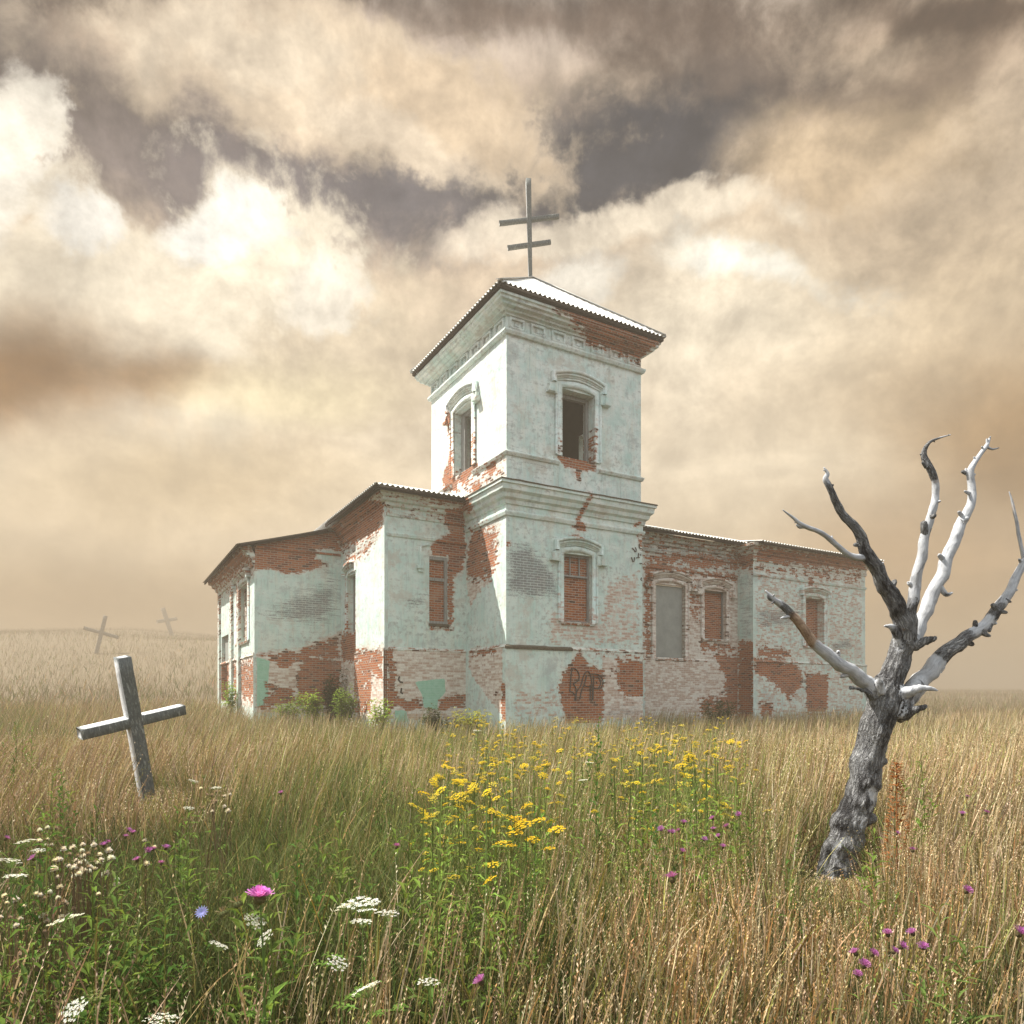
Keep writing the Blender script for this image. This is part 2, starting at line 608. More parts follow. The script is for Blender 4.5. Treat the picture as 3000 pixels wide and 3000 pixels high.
wear('TR', 'wash', 2, [(1010, 960), (1665, 940), (1668, 1260), (1010, 1250)], .55, .3)
wear('TR', 'wash', 2, [(1380, 800), (1660, 700), (1665, 1260), (1400, 1250)], .6, .3)
wear('TR', 'wash', 2, [(1380, 1290), (1680, 1290), (1680, 1740), (1380, 1740)], .8, .2)
wear('TR', 'wash', 2, [(770, 1500), (1150, 1500), (1150, 1740), (770, 1740)], .5, .25)
wear('TR', 'stain', 2, [(765, 580), (900, 550), (1010, 660), (1100, 780), (1108, 920), (900, 915), (765, 890)], 1, .3)
wear('TR', 'stain', 2, [(1330, 1690), (1440, 1600), (1600, 1590), (1680, 1640), (1680, 1740), (1420, 1740)], .6, .3)
wear('TR', 'stain', 2, [(1130, 520), (1170, 480), (1290, 480), (1400, 560), (1250, 545)], .55, .08)
wear('TR', 'stain', 1, [(760, 500), (860, 540), (850, 700), (770, 800)], .45, .3)
wear('TR', 'stain', 1, [(760, 380), (1330, 600), (1650, 770), (1650, 690), (1300, 540), (760, 300)], .5, .1)
wear('TR', 'stain', 1, [(760, 1290), (1090, 1360), (1090, 1470), (760, 1450)], .45, .15)
wear('L1F', 'brick', 3, [(1180, 150), (1780, 240), (1780, 300), (1620, 290), (1290, 215)], 1, .12)
wear('L1F', 'brick', 3, [(1290, 215), (1780, 290), (1780, 360), (1560, 330)], .55, .15)
wear('L1F', 'brick', 3, [(1640, 330), (1780, 340), (1780, 560), (1760, 750), (1700, 760), (1700, 1060), (1690, 1120), (1550, 1120), (1545, 1085), (1660, 1080), (1660, 640), (1550, 640), (1550, 580), (1600, 520), (1690, 480), (1640, 400)], 1, .08)
wear('L1F', 'wash', 3, [(1262, 1255), (1790, 1265), (1790, 1720), (1262, 1720)], 1, .08)
wear('L1F', 'brick', 3, [(1255, 1245), (1300, 1260), (1325, 1560), (1400, 1590), (1490, 1590), (1480, 1650), (1400, 1665), (1330, 1630), (1255, 1700)], .95, .1)
wear('L1F', 'brick', 3, [(1600, 1590), (1790, 1550), (1790, 1640), (1600, 1655)], 1, .1)
wear('L1F', 'mint', 3, [(1440, 1470), (1640, 1450), (1645, 1540), (1595, 1600), (1590, 1660), (1500, 1640), (1490, 1560)], 1, .06)
wear('L1F', 'mint', 3, [(1305, 1660), (1380, 1660), (1400, 1740), (1305, 1740)], .9, .08)
wear('L1F', 'mint', 3, [(1330, 1400), (1450, 1480), (1400, 1480)], .5, .1)
wear('L1F', 'stain', 3, [(1310, 1080), (1390, 900), (1530, 850), (1530, 980), (1390, 1010)], .7, .3)
wear('L1F', 'stain', 3, [(1320, 340), (1470, 360), (1470, 400), (1320, 390)], .6, .12)
wear('L1L', 'brick', 3, [(890, 460), (1190, 190), (1280, 300), (1235, 480), (1100, 560), (950, 600)], .8, .2)
wear('L1L', 'brick', 3, [(950, 600), (1060, 590), (1250, 480), (1150, 640), (1000, 720)], .6, .15)
wear('L1L', 'brick', 3, [(1060, 1240), (1268, 1245), (1268, 1480), (1190, 1420), (1185, 1690), (1070, 1690)], .7, .12)
wear('L1L', 'brick', 3, [(945, 1140), (1060, 1130), (1060, 1350), (955, 1340)], .85, .15)
wear('L1L', 'wash', 3, [(945, 1330), (1268, 1240), (1268, 1720), (945, 1720)], 1, .1)
wear('L1L', 'stain', 3, [(1060, 960), (1180, 900), (1170, 1000), (1080, 1060)], .4, .2)
wear('L2F', 'brick', 3, [(365, 500), (640, 470), (910, 440), (950, 600), (790, 585), (785, 650), (860, 690), (690, 745), (590, 755), (480, 712), (365, 725)], 1, .08)
wear('L2F', 'wash', 3, [(385, 1280), (640, 1260), (950, 1140), (980, 1680), (385, 1680)], 1, .06)
wear('L2F', 'brick', 3, [(385, 1285), (640, 1262), (950, 1145), (960, 1330), (720, 1330), (560, 1400), (470, 1330)], .72, .12)
wear('L2F', 'brick', 3, [(700, 1300), (960, 1330), (950, 1480), (900, 1640), (660, 1640), (660, 1420)], .95, .1)
wear('L2F', 'brick', 3, [(440, 1460), (560, 1500), (660, 1530), (660, 1640), (385, 1660), (460, 1570)], .75, .12)
wear('L2F', 'mint', 3, [(385, 1300), (480, 1330), (470, 1470), (470, 1590), (430, 1640), (385, 1640)], .8, .08)
wear('L2F', 'stain', 3, [(420, 1010), (660, 860), (850, 800), (840, 700), (900, 700), (950, 880), (930, 1060), (760, 1120), (480, 1060)], .85, .45)
wear('L2L', 'brick', 3, [(225, 1340), (385, 1300), (370, 1620), (240, 1620)], .7, .3)
wear('L2L', 'wash', 3, [(225, 1320), (385, 1290), (370, 1640), (240, 1640)], 1, .2)
wear('L2L', 'brick', 3, [(150, 1340), (205, 1330), (205, 1580), (150, 1580)], .9, .3)
wear('L2L', 'brick', 3, [(100, 800), (360, 520), (380, 720), (140, 900)], .8, .4)
wear('R1F', 'brick', 4, [(195, 440), (500, 480), (820, 530), (930, 450), (930, 560), (780, 590), (560, 545), (240, 515), (255, 1090), (195, 1090)], .8, .15)
wear('R1F', 'brick', 4, [(190, 360), (930, 400), (930, 530), (195, 470)], .62, .15)
wear('R1F', 'brick', 4, [(480, 520), (580, 540), (590, 900), (500, 820), (480, 900)], .5, .15)
wear('R1F', 'brick', 4, [(560, 960), (760, 965), (830, 1060), (560, 1060)], .62, .12)
wear('R1F', 'brick', 4, [(640, 1040), (940, 1060), (940, 1500), (720, 1500), (720, 1200)], .8, .2)
wear('R1F', 'brick', 4, [(560, 1340), (940, 1340), (940, 1500), (560, 1500)], .75, .2)
wear('R1F', 'wash', 4, [(195, 480), (930, 540), (930, 1500), (195, 1500)], .85, .1)
wear('R1F', 'stain', 4, [(190, 300), (940, 380), (940, 560), (190, 520)], .5, .2)  # band below the eaves: grime and eave shadow together
wear('R2L', 'brick', 4, [(820, 960), (940, 990), (940, 1500), (820, 1500)], .85, .15)
wear('R2L', 'brick', 4, [(810, 380), (940, 400), (940, 520), (820, 500)], .8, .15)
wear('R2L', 'stain', 4, [(820, 520), (935, 520), (935, 980), (820, 980)], .5, .2)
wear('R2F', 'brick', 4, [(930, 350), (1650, 430), (1650, 510), (930, 450)], .85, .12)
wear('R2F', 'brick', 4, [(930, 450), (1650, 510), (1650, 610), (930, 530)], .5, .15)
wear('R2F', 'brick', 4, [(930, 1085), (1080, 1100), (1235, 1150), (1245, 1270), (1150, 1370), (1110, 1310), (1000, 1210), (930, 1190)], 1, .14)
wear('R2F', 'brick', 4, [(945, 1000), (1150, 1020), (1215, 1100), (960, 1090)], .75, .15)
wear('R2F', 'brick', 4, [(1260, 1180), (1425, 1200), (1412, 1460), (1278, 1460)], .85, .12)
wear('R2F', 'brick', 4, [(960, 1380), (1060, 1370), (1060, 1500), (960, 1500)], .7, .15)
wear('R2F', 'brick', 4, [(1290, 540), (1330, 540), (1320, 610), (1290, 610)], 1, .08)
wear('R2F', 'wash', 4, [(930, 500), (1660, 560), (1660, 1480), (930, 1500)], .5, .2)
wear('R2F', 'stain', 4, [(945, 740), (1255, 735), (1255, 890), (1000, 900), (945, 860)], .75, .3)
wear('R2F', 'stain', 4, [(1430, 980), (1560, 940), (1590, 1020), (1460, 1070)], .85, .25)


# ------------------------------------------------------------------ wall material
def wall_material(name, raw=False):
    mt, t, out = material(name)
    at = t.node('ShaderNodeAttribute', attribute_name='wuv')
    uv = at.outputs['Vector']
    wr = t.node('ShaderNodeAttribute', attribute_name='wear')
    sp = t.node('ShaderNodeSeparateColor')
    t.put(sp.inputs[0], wr.outputs['Color'])
    w_brick, w_wash, w_stain, w_mint = sp.outputs[0], sp.outputs[1], sp.outputs[2], wr.outputs['Alpha']

    bt = t.node('ShaderNodeTexBrick')
    wob = t.noise(uv, 2.2, 3)
    uvb = t.v('ADD', uv, t.v('SCALE', t.v('SUBTRACT', wob.outputs['Color'], (.5, .5, .5)), scale=0.03))
    t.put(bt.inputs['Vector'], uvb)
    bt.inputs['Scale'].default_value = 1.0
    bt.inputs['Brick Width'].default_value = 0.255
    bt.inputs['Row Height'].default_value = 0.082
    bt.inputs['Mortar Size'].default_value = 0.011
    bt.inputs['Mortar Smooth'].default_value = 0.15
    bt.inputs['Bias'].default_value = 0.0
    bt.inputs['Color1'].default_value = (0, 0, 0, 1)
    bt.inputs['Color2'].default_value = (1, 1, 1, 1)
    bt.inputs['Mortar'].default_value = (.5, .5, .5, 1)
    brnd = bt.outputs['Color']
    mort = bt.outputs['Fac']
    n1 = t.noise(uv, 1.7, 5, 0.6).outputs['Fac']
    n2 = t.noise(uv, 6.5, 6, 0.65).outputs['Fac']
    n3 = t.noise(uv, 38.0, 4, 0.65).outputs['Fac']
    sv = t.node('ShaderNodeMapping')
    t.put(sv.inputs[0], uv)
    sv.inputs['Scale'].default_value = (5.0, 0.45, 1)
    streak = t.noise(sv.outputs[0], 1.0, 5, 0.65).outputs['Fac']
    sh = t.node('ShaderNodeMapping')
    t.put(sh.inputs[0], uv)
    sh.inputs['Scale'].default_value = (1.6, 13.0, 1)
    hstreak = t.noise(sh.outputs[0], 1.0, 5, 0.7).outputs['Fac']

    # how the patch edges break up: by noise and brick by brick
    def rag(x, k1, k2, k3):
        a = t.m('MULTIPLY', t.m('SUBTRACT', n2, .5), k1)
        b = t.m('MULTIPLY', t.m('SUBTRACT', n3, .5), k2)
        c_ = t.m('MULTIPLY', t.m('SUBTRACT', brnd, .5), k3)
        return t.m('ADD', t.m('ADD', x, a), t.m('ADD', b, c_))
    bm_ = t.step(rag(w_brick, 1.1, 0.5, 0.42), 0.47, 0.53)
    wm_ = t.step(rag(w_wash, 0.9, 0.5, 0.3), 0.42, 0.62)
    halo = t.step(rag(w_brick, 0.9, 0.5, 0.3), 0.14, 0.5)
    wm_ = t.m('MAXIMUM', wm_, t.m('MULTIPLY', halo, .85))
    mm_ = t.step(rag(w_mint, 0.5, 0.2, 0.0), 0.46, 0.54)

    # plaster colours
    mint = t.ramp(n1, [(0.28, (0.46, 0.63, 0.585)), (0.42, (0.58, 0.715, 0.675)), (0.56, (0.71, 0.785, 0.745)), (0.74, (0.78, 0.80, 0.755))])
    # the lower storeys keep more of their green paint, the belfry is bleached
    uvs_ = t.node('ShaderNodeSeparateXYZ')
    t.put(uvs_.inputs[0], uv)
    lowz = t.m('MULTIPLY', t.step(t.m('ADD', uvs_.outputs[1], t.m('MULTIPLY', t.m('SUBTRACT', n1, .5), 5.0)), 9.2, 6.2), .36)
    mint = t.mix(lowz, mint, t.mix(t.step(n2, .3, .7), (0.43, 0.645, 0.575), (0.56, 0.71, 0.645)))
    mint = t.mix(t.m('MULTIPLY', t.step(streak, 0.46, 0.72), .6), mint, (0.66, 0.67, 0.58))
    zone = t.noise(t.v('ADD', uv, (11.0, 17.0, 5.0)), 0.55, 4, 0.6).outputs['Fac']
    zone = t.step(zone, .40, .62)
    mint = t.mix(t.m('MULTIPLY', t.m('MULTIPLY', t.step(n2, 0.48, 0.68), zone), .75), mint, (0.33, 0.39, 0.37))
    sv2 = t.node('ShaderNodeMapping')
    t.put(sv2.inputs[0], uv)
    sv2.inputs['Scale'].default_value = (13.0, 1.1, 1)
    run = t.noise(sv2.outputs[0], 1.0, 6, 0.72).outputs['Fac']
    mint = t.mix(t.m('MULTIPLY', t.m('MULTIPLY', t.step(run, .50, .70), t.step(n1, .62, .40)), .6), mint, (0.33, 0.36, 0.345))
    mint = t.mix(t.m('MULTIPLY', t.step(run, .46, .30), .35), mint, (0.74, 0.76, 0.72))
    smear = t.noise(t.v('ADD', uv, (31.0, 7.0, 3.0)), 0.9, 7, 0.72).outputs['Fac']
    mint = t.mix(t.m('MULTIPLY', t.step(smear, .52, .64), .7), mint, (0.52, 0.50, 0.44))
    mint = t.mix(t.m('MULTIPLY', t.step(smear, .46, .34), .65), mint, (0.40, 0.44, 0.43))
    grime = t.m('MULTIPLY', t.step(t.m('ADD', t.m('MULTIPLY', hstreak, .5), t.m('MULTIPLY', n2, .5)), .50, .66), t.step(n1, .35, .6))
    mint = t.mix(t.m('MULTIPLY', grime, .55), mint, (0.30, 0.31, 0.29))
    speck = t.step(n3, 0.64, 0.72)
    speckm = t.m('MULTIPLY', t.m('MULTIPLY', speck, t.step(n2, 0.45, 0.65)), t.m('ADD', .25, zone))
    mint = t.mix(t.m('MULTIPLY', speckm, .7), mint, (0.24, 0.24, 0.20))
    strong = t.mix(t.step(n2, .3, .7), (0.30, 0.56, 0.42), (0.38, 0.62, 0.50))
    mint = t.mix(mm_, mint, strong)
    # limewash worn thin over the brick
    lw = t.mix(t.step(t.m('ADD', n2, t.m('MULTIPLY', t.m('SUBTRACT', brnd, .5), .5)), 0.3, 0.7), (0.74, 0.70, 0.63), (0.50, 0.37, 0.30))
    lw = t.mix(t.m('MULTIPLY', t.step(n3, .5, .7), .5), lw, (0.36, 0.25, 0.20))
    lw = t.mix(t.m('MULTIPLY', mort, .35), lw, (0.66, 0.62, 0.55))
    lw = t.mix(t.m('MULTIPLY', mm_, .95), lw, strong)
    plas = t.mix(t.m('MULTIPLY', wm_, t.m('SUBTRACT', 1.0, mm_)), mint, lw)
    # damp grey stains
    st = t.step(t.m('ADD', w_stain, t.m('ADD', t.m('MULTIPLY', t.m('SUBTRACT', hstreak, .5), 1.5), t.m('MULTIPLY', t.m('SUBTRACT', n3, .5), 1.3))), .46, .80)
    st = t.m('MULTIPLY', st, t.m('SUBTRACT', 1.0, t.m('MULTIPLY', mort, .6)))
    plas = t.mix(t.m('MULTIPLY', st, .82), plas, (0.17, 0.165, 0.17))
    # brick
    br = t.ramp(t.m('ADD', t.m('MULTIPLY', brnd, .75), t.m('MULTIPLY', n2, .25)),
                [(0.1, (0.13, 0.040, 0.018)), (0.35, (0.29, 0.078, 0.026)), (0.6, (0.40, 0.125, 0.040)), (0.9, (0.30, 0.11, 0.055))])
    br = t.mix(t.m('MULTIPLY', t.step(n3, .4, .75), .45), br, (0.23, 0.10, 0.065))
    br = t.mix(t.m('MULTIPLY', t.step(n1, .52, .75), .35), br, (0.50, 0.38, 0.30))
    br = t.mix(mort, br, (0.38, 0.30, 0.24))
    gone = t.m('MULTIPLY', t.step(t.m('ADD', brnd, t.m('MULTIPLY', n2, .5)), 1.17, 1.21), t.m('SUBTRACT', 1.0, mort))
    br = t.mix(t.m('MULTIPLY', gone, .85), br, (0.05, 0.03, 0.022))
    colr = br if raw else t.mix(bm_, plas, br)

    b = t.node('ShaderNodeBsdfPrincipled')
    t.put(b.inputs['Base Color'], colr)
    b.inputs['Roughness'].default_value = 0.92
    b.inputs['Specular IOR Level'].default_value = 0.2
    # relief: plaster skin over recessed joints
    brk = t.m('ADD', t.m('MULTIPLY', t.m('SUBTRACT', 1.0, mort), 0.009), t.m('MULTIPLY', n3, 0.006))
    brk = t.m('ADD', brk, t.m('MULTIPLY', brnd, 0.005))
    skin = t.m('ADD', t.m('ADD', t.m('MULTIPLY', n2, 0.012), t.m('MULTIPLY', n3, 0.004)), 0.022)
    skin = t.m('ADD', skin, t.m('MULTIPLY', t.m('MULTIPLY', wm_, t.m('SUBTRACT', 1.0, mort)), 0.006))
    if raw:
        h = brk
    else:
        mx = t.node('ShaderNodeMix', data_type='FLOAT')
        t.put(mx.inputs[0], bm_)
        t.put(mx.inputs[2], skin)
        t.put(mx.inputs[3], brk)
        h = mx.outputs[0]
    bp = t.node('ShaderNodeBump')
    bp.inputs['Strength'].default_value = 0.85
    bp.inputs['Distance'].default_value = 1.0
    t.put(bp.inputs['Height'], h)
    t.put(b.inputs['Normal'], bp.outputs[0])
    t.l.new(b.outputs[0], out.inputs[0])
    return mt


M_WALL = wall_material("peeling plaster over brick")
M_BRICK = wall_material("bare brick infill", raw=True)


def simple_mat(name, c1, c2, scale=6.0, rough=0.8, bump=0.003, stretch=(1, 1, 1), metal=0.0, c3=None):
    mt, t, out = material(name)
    tcn = t.node('ShaderNodeTexCoord').outputs['Object']
    mp = t.node('ShaderNodeMapping')
    t.put(mp.inputs[0], tcn)
    mp.inputs['Scale'].default_value = stretch
    n = t.noise(mp.outputs[0], scale, 6, 0.65).outputs['Fac']
    stops = [(0.3, c1), (0.7, c2)] if c3 is None else [(0.3, c1), (0.52, c2), (0.68, c3)]
    b = t.node('ShaderNodeBsdfPrincipled')
    t.put(b.inputs['Base Color'], t.ramp(n, stops))
    b.inputs['Roughness'].default_value = rough
    b.inputs['Metallic'].default_value = metal
    b.inputs['Specular IOR Level'].default_value = 0.25
    bp = t.node('ShaderNodeBump')
    bp.inputs['Strength'].default_value = 0.8
    bp.inputs['Distance'].default_value = bump
    t.put(bp.inputs['Height'], n)
    t.put(b.inputs['Normal'], bp.outputs[0])
    t.l.new(b.outputs[0], out.inputs[0])
    return mt


M_ROOF = simple_mat("weathered asbestos sheet", (0.44, 0.44, 0.42), (0.66, 0.66, 0.63), 2.5, 0.85, 0.002)
M_TIN = simple_mat("dull tin sheet", (0.30, 0.29, 0.28), (0.48, 0.47, 0.45), 3.0, 0.6, 0.002)
M_DARKWOOD = simple_mat("old dark eaves board", (0.018, 0.013, 0.010), (0.05, 0.035, 0.025), 8, 0.9, 0.004, (1, 1, 4))
M_GREYWOOD = simple_mat("weathered grey window wood", (0.16, 0.16, 0.15), (0.36, 0.36, 0.34), 12, 0.9, 0.004, (3, 3, .4))
M_PANEL = simple_mat("grey sheet panel", (0.26, 0.275, 0.255), (0.34, 0.35, 0.325), 3, 0.75, 0.002)
M_SPRAY = simple_mat("black spray paint", (0.045, 0.04, 0.038), (0.11, 0.09, 0.08), 20, 0.6, 0.001)
M_DARKROOM = simple_mat("shade-dark inner plaster", (0.012, 0.011, 0.009), (0.03, 0.027, 0.022), 2, 0.95, 0.003)  # the room's shade is put into this near-black colour
M_LEDGE = simple_mat("mouldering dark ledge", (0.05, 0.042, 0.03), (0.17, 0.14, 0.10), 14, 0.95, 0.01)


# ------------------------------------------------------------------ wall building
class MB:
    """collects quads with wall coordinates for one mesh object"""
    def __init__(s):
        s.V, s.F4, s.F3, s.uv, s.wear, s.n = [], [], [], [], [], 0

    def add(s, V, Q, uv=None, wr=None, tri=None):
        V = np.asarray(V, float)
        m = len(V)
        s.V.append(V)
        if Q is not None and len(Q):
            s.F4.append(np.asarray(Q) + s.n)
        if tri is not None and len(tri):
            s.F3.append(np.asarray(tri) + s.n)
        s.uv.append(np.zeros((m, 3)) if uv is None else np.asarray(uv, float))
        s.wear.append(np.zeros((m, 4)) if wr is None else np.asarray(wr, float))
        s.n += m

    def box(s, key, a0, a1, d0, d1, z0, z1, wear_base=(0, 0, 0, 0), jit=0.0):
        P = PL[key]
        C = [(a, d, z) for z in (z0, z1) for d in (d0, d1) for a in (a0, a1)]
        if jit:
            C = [tuple(q + random.uniform(-jit, jit) for q in c) for c in C]
        V = [P.P(*c) for c in C]
        Q = [(0, 2, 3, 1), (4, 5, 7, 6), (0, 1, 5, 4), (2, 6, 7, 3), (0, 4, 6, 2), (1, 3, 7, 5)]
        # split so that every face has its own wall coordinates
        VV, QQ, UU, AA, ZZ = [], [], [], [], []
        for f in Q:
            k = len(VV)
            for i in f:
                VV.append(V[i])
                a, d, z = C[i]
                UU.append((a + d * .7, z + d * .7, hash(key) % 97))
                AA.append(a)
                ZZ.append(z)
            QQ.append((k, k + 1, k + 2, k + 3))
        s.add(VV, QQ, [(u[0], u[1], KEYOFF[key]) for u in UU], wear_of(key, np.array(AA), np.array(ZZ), wear_base))

    def obj(s, name, mat, parent=church):
        V = np.concatenate(s.V)
        fs = []
        if s.F4:
            fs.append(np.concatenate(s.F4))
        if s.F3:
            fs.append(np.concatenate(s.F3))
        me = mesh_np(name, V, fs, {'wuv': ('FLOAT_VECTOR', np.concatenate(s.uv)), 'wear': ('FLOAT_COLOR', np.concatenate(s.wear))})
        return link_mesh(name, me, mat, parent)


KEYOFF = {k: i * 3.7 for i, k in enumerate(PL)}


def breaks(lo, hi, res, extra):
    b = [lo, hi] + [e for e in extra if lo < e < hi]
    b = sorted(set(round(x, 5) for x in b))
    out = []
    for p, q in zip(b[:-1], b[1:]):
        n = max(1, int(round((q - p) / res)))
        out += list(np.linspace(p, q, n, endpoint=False))
    return np.array(out + [b[-1]])


def wall(mb, key, a0, a1, z0, z1, ops=(), res=0.07, d=0.0, base=(0, 0, 0, 0), rough=0.012, zslope=None, reveal=True):
    """one face of a wall with real openings and their reveals; ops: (a0, a1, z0, z1, depth, arch)"""
    P = PL[key]
    A = breaks(a0, a1, res, [o[0] for o in ops] + [o[1] for o in ops])
    Z = breaks(z0, z1, res, [o[2] for o in ops] + [o[3] for o in ops])
    AA, ZZ = np.meshgrid(A, Z)
    na, nz = len(A), len(Z)
    a_, z_ = AA.ravel(), ZZ.ravel()
    if zslope is not None:      # gable: top edge follows a line
        top = zslope(a_)
        z_ = z0 + (z_ - z0) * (top - z0) / (z1 - z0)
    edge = np.minimum.reduce([a_ - a0, a1 - a_, z1 - z_ + .5])
    for o in ops:
        edge = np.minimum(edge, np.maximum.reduce([o[0] - a_, a_ - o[1], o[2] - z_, z_ - o[3]]))
    fade = sstep(edge, 0.0, 0.25)
    dd = d + rough * fade * (vnoise(np.column_stack([a_, z_]), 1.6, KEYOFF[key], 3) - .5) * 2
    wr = wear_of(key, a_, z_, base)
    dd = dd - 0.022 * np.clip((wr[:, 0] - .45) * 4, 0, 1) * fade
    if P.axis == 'y':
        V = np.column_stack([a_, P.c + P.sign * dd, z_])
    else:
        V = np.column_stack([P.c + P.sign * dd, a_, z_])
    i = np.arange(nz - 1)[:, None] * na + np.arange(na - 1)[None, :]
    ca = (A[:-1] + A[1:]) / 2
    cz = (Z[:-1] + Z[1:]) / 2
    keep = np.ones((nz - 1, na - 1), bool)
    for o in ops:
        keep &= ~((ca[None, :] > o[0]) & (ca[None, :] < o[1]) & (cz[:, None] > o[2]) & (cz[:, None] < o[3]))
    Q = np.stack([i, i + 1, i + na + 1, i + na], -1)[keep]
    mb.add(V, Q, np.column_stack([a_, z_, np.full(len(a_), KEYOFF[key])]), wr)
    if reveal:
        for o in ops:
            dp = o[4]
            for (pa, pb) in (((o[0], o[2]), (o[0], o[3])), ((o[1], o[2]), (o[1], o[3])), ((o[0], o[3]), (o[1], o[3])), ((o[0], o[2]), (o[1], o[2]))):
                n = 8
                tt = np.linspace(0, 1, n + 1)
                aa = pa[0] + (pb[0] - pa[0]) * tt
                zz = pa[1] + (pb[1] - pa[1]) * tt
                nd = max(1, int(dp / .08))
                VV, UV, ar, zr = [], [], [], []
                for k in range(nd + 1):
                    w = d - dp * k / nd
                    for q in range(n + 1):
                        VV.append(P.P(aa[q], w, zz[q]))
                        if pa[0] == pb[0]:
                            UV.append((aa[q] + dp * k / nd, zz[q], KEYOFF[key] + 1))
                        else:
                            UV.append((aa[q], zz[q] + dp * k / nd, KEYOFF[key] + 1))
                        ar.append(aa[q])
                        zr.append(zz[q])
                ii = np.arange(nd)[:, None] * (n + 1) + np.arange(n)[None, :]
                QQ = np.stack([ii, ii + 1, ii + n + 2, ii + n + 1], -1).reshape(-1, 4)
                mb.add(VV, QQ, UV, wear_of(key, np.array(ar), np.array(zr), base) * .8 + np.array([.12, .2, .22, 0]))


def trim(mb, key, a0, a1, prof, m0=0.0, m1=0.0, base=(0, 0, .2, 0), res=0.12, rough=0.006, caps=(True, True)):
    """horizontal moulding: prof is a list of (out, z); m0/m1 = 1 mitres round an outer corner, -1 an inner one"""
    P = PL[key]
    n = max(2, int((a1 - a0) / res))
    tt = np.linspace(0, 1, n + 1)
    VV, UV, ar, zr = [], [], [], []
    # densify the profile with split edges for crisp steps
    arc = 0
    rows = []
    for k in range(len(prof) - 1):
        (o0, z0), (o1, z1) = prof[k], prof[k + 1]
        L = math.hypot(o1 - o0, z1 - z0)
        rows.append(((o0, z0, arc), (o1, z1, arc + L)))
        arc += L
    zb = prof[0][1]
    QQ = []
    for (r0, r1) in rows:
        base_i = len(VV)
        for (o, z, s_) in (r0, r1):
            for q in tt:
                lo, hi = a0 - m0 * o, a1 + m1 * o
                a = lo + (hi - lo) * q
                edge = min(q, 1 - q)
                j = (mnoise.noise(Vector((a * 2.3, z * 3.1, KEYOFF[key]))) * rough * 1.6) if 0 < edge else 0
                VV.append(P.P(a, o + j, z + j * .6))
                UV.append((a, zb + s_, KEYOFF[key]))
                ar.append(a)
                zr.append(z)
        for q in range(n):
            QQ.append((base_i + q, base_i + q + 1, base_i + n + 1 + q + 1, base_i + n + 1 + q))
    mb.add(VV, QQ, UV, wear_of(key, np.array(ar), np.array(zr), base))
    for side, m_, a in ((0, m0, a0), (1, m1, a1)):
        if m_ == 0 and caps[side]:
            pts = [(o, z) for (o, z) in prof]
            pts += [(min(-0.02, prof[0][0] - .02), prof[-1][1]), (min(-0.02, prof[0][0] - .02), prof[0][1])]
            c0 = len(pts)
            V = [P.P(a, o, z) for (o, z) in pts]
            co = sum(o for o, z in pts) / c0
            czz = sum(z for o, z in pts) / c0
            V.append(P.P(a, co, czz))
            tri = [(k, (k + 1) % c0, c0) for k in range(c0)]
            mb.add(V, None, [(a + v[0] * .3, v[2], KEYOFF[key]) for v in V], np.tile(np.array(base, float), (len(V), 1)), tri=tri)


def one_trim(name, *a, **k):
    m_ = MB()
    trim(m_, *a, **k)
    return m_.obj(name, M_WALL)


def ribbon(mb, key, pts, w, d0, d1, base=(0, 0, 0, 0), closed=False):
    """strip of rectangular section laid on a wall along pts (a, z)"""
    P = PL[key]
    n = len(pts)
    pts = [np.array(p, float) for p in pts]
    L = []
    for i in range(n):
        p0 = pts[(i - 1) % n] if (closed or i > 0) else None
        p1 = pts[(i + 1) % n] if (closed or i < n - 1) else None
        t0 = (pts[i] - p0) / (np.linalg.norm(pts[i] - p0) + 1e-9) if p0 is not None else None
        t1 = (p1 - pts[i]) / (np.linalg.norm(p1 - pts[i]) + 1e-9) if p1 is not None else None
        if t0 is None:
            t0 = t1
        if t1 is None:
            t1 = t0
        tm = t0 + t1
        tm = tm / (np.linalg.norm(tm) + 1e-9)
        nm = np.array([-tm[1], tm[0]])
        k = 1 / max(.4, float(nm @ np.array([-t1[1], t1[0]])))
        wi = w[i] if isinstance(w, (list, tuple)) else w
        L.append((pts[i] + nm * wi / 2 * k, pts[i] - nm * wi / 2 * k))
    VV, ar, zr = [], [], []
    for (l, r) in L:
        for (q, d) in ((l, d0), (l, d1), (r, d1), (r, d0)):
            VV.append(P.P(q[0], d, q[1]))
            ar.append(q[0])
            zr.append(q[1])
    QQ = []
    m = n if closed else n - 1
    for i in range(m):
        j = (i + 1) % n
        for k in range(4):
            k2 = (k + 1) % 4
            QQ.append((i * 4 + k, i * 4 + k2, j * 4 + k2, j * 4 + k))
    if not closed:
        QQ += [(0, 1, 2, 3), ((n - 1) * 4, (n - 1) * 4 + 3, (n - 1) * 4 + 2, (n - 1) * 4 + 1)]
    ar, zr = np.array(ar), np.array(zr)
    mb.add(VV, QQ, np.column_stack([ar, zr, np.full(len(ar), KEYOFF[key])]), wear_of(key, ar, zr, base))


def opening(key, crop, x0, x1, ym, yt, yb, xm, depth):
    """opening in wall coordinates from points on the photograph"""
    P = PL[key]
    a0 = P.uv(*cp(crop, x0, ym))[0]
    a1 = P.uv(*cp(crop, x1, ym))[0]
    if a0 > a1:
        a0, a1 = a1, a0
    zt = P.uv(*cp(crop, xm, yt))[1]
    zb = P.uv(*cp(crop, xm, yb))[1]
    return [a0, a1, zb, zt, depth]


def arch_pts(a0, a1, z, rise, n=10):
    return [(a0 + (a1 - a0) * k / n, z + rise * (1 - (2 * k / n - 1) ** 2)) for k in range(n + 1)]


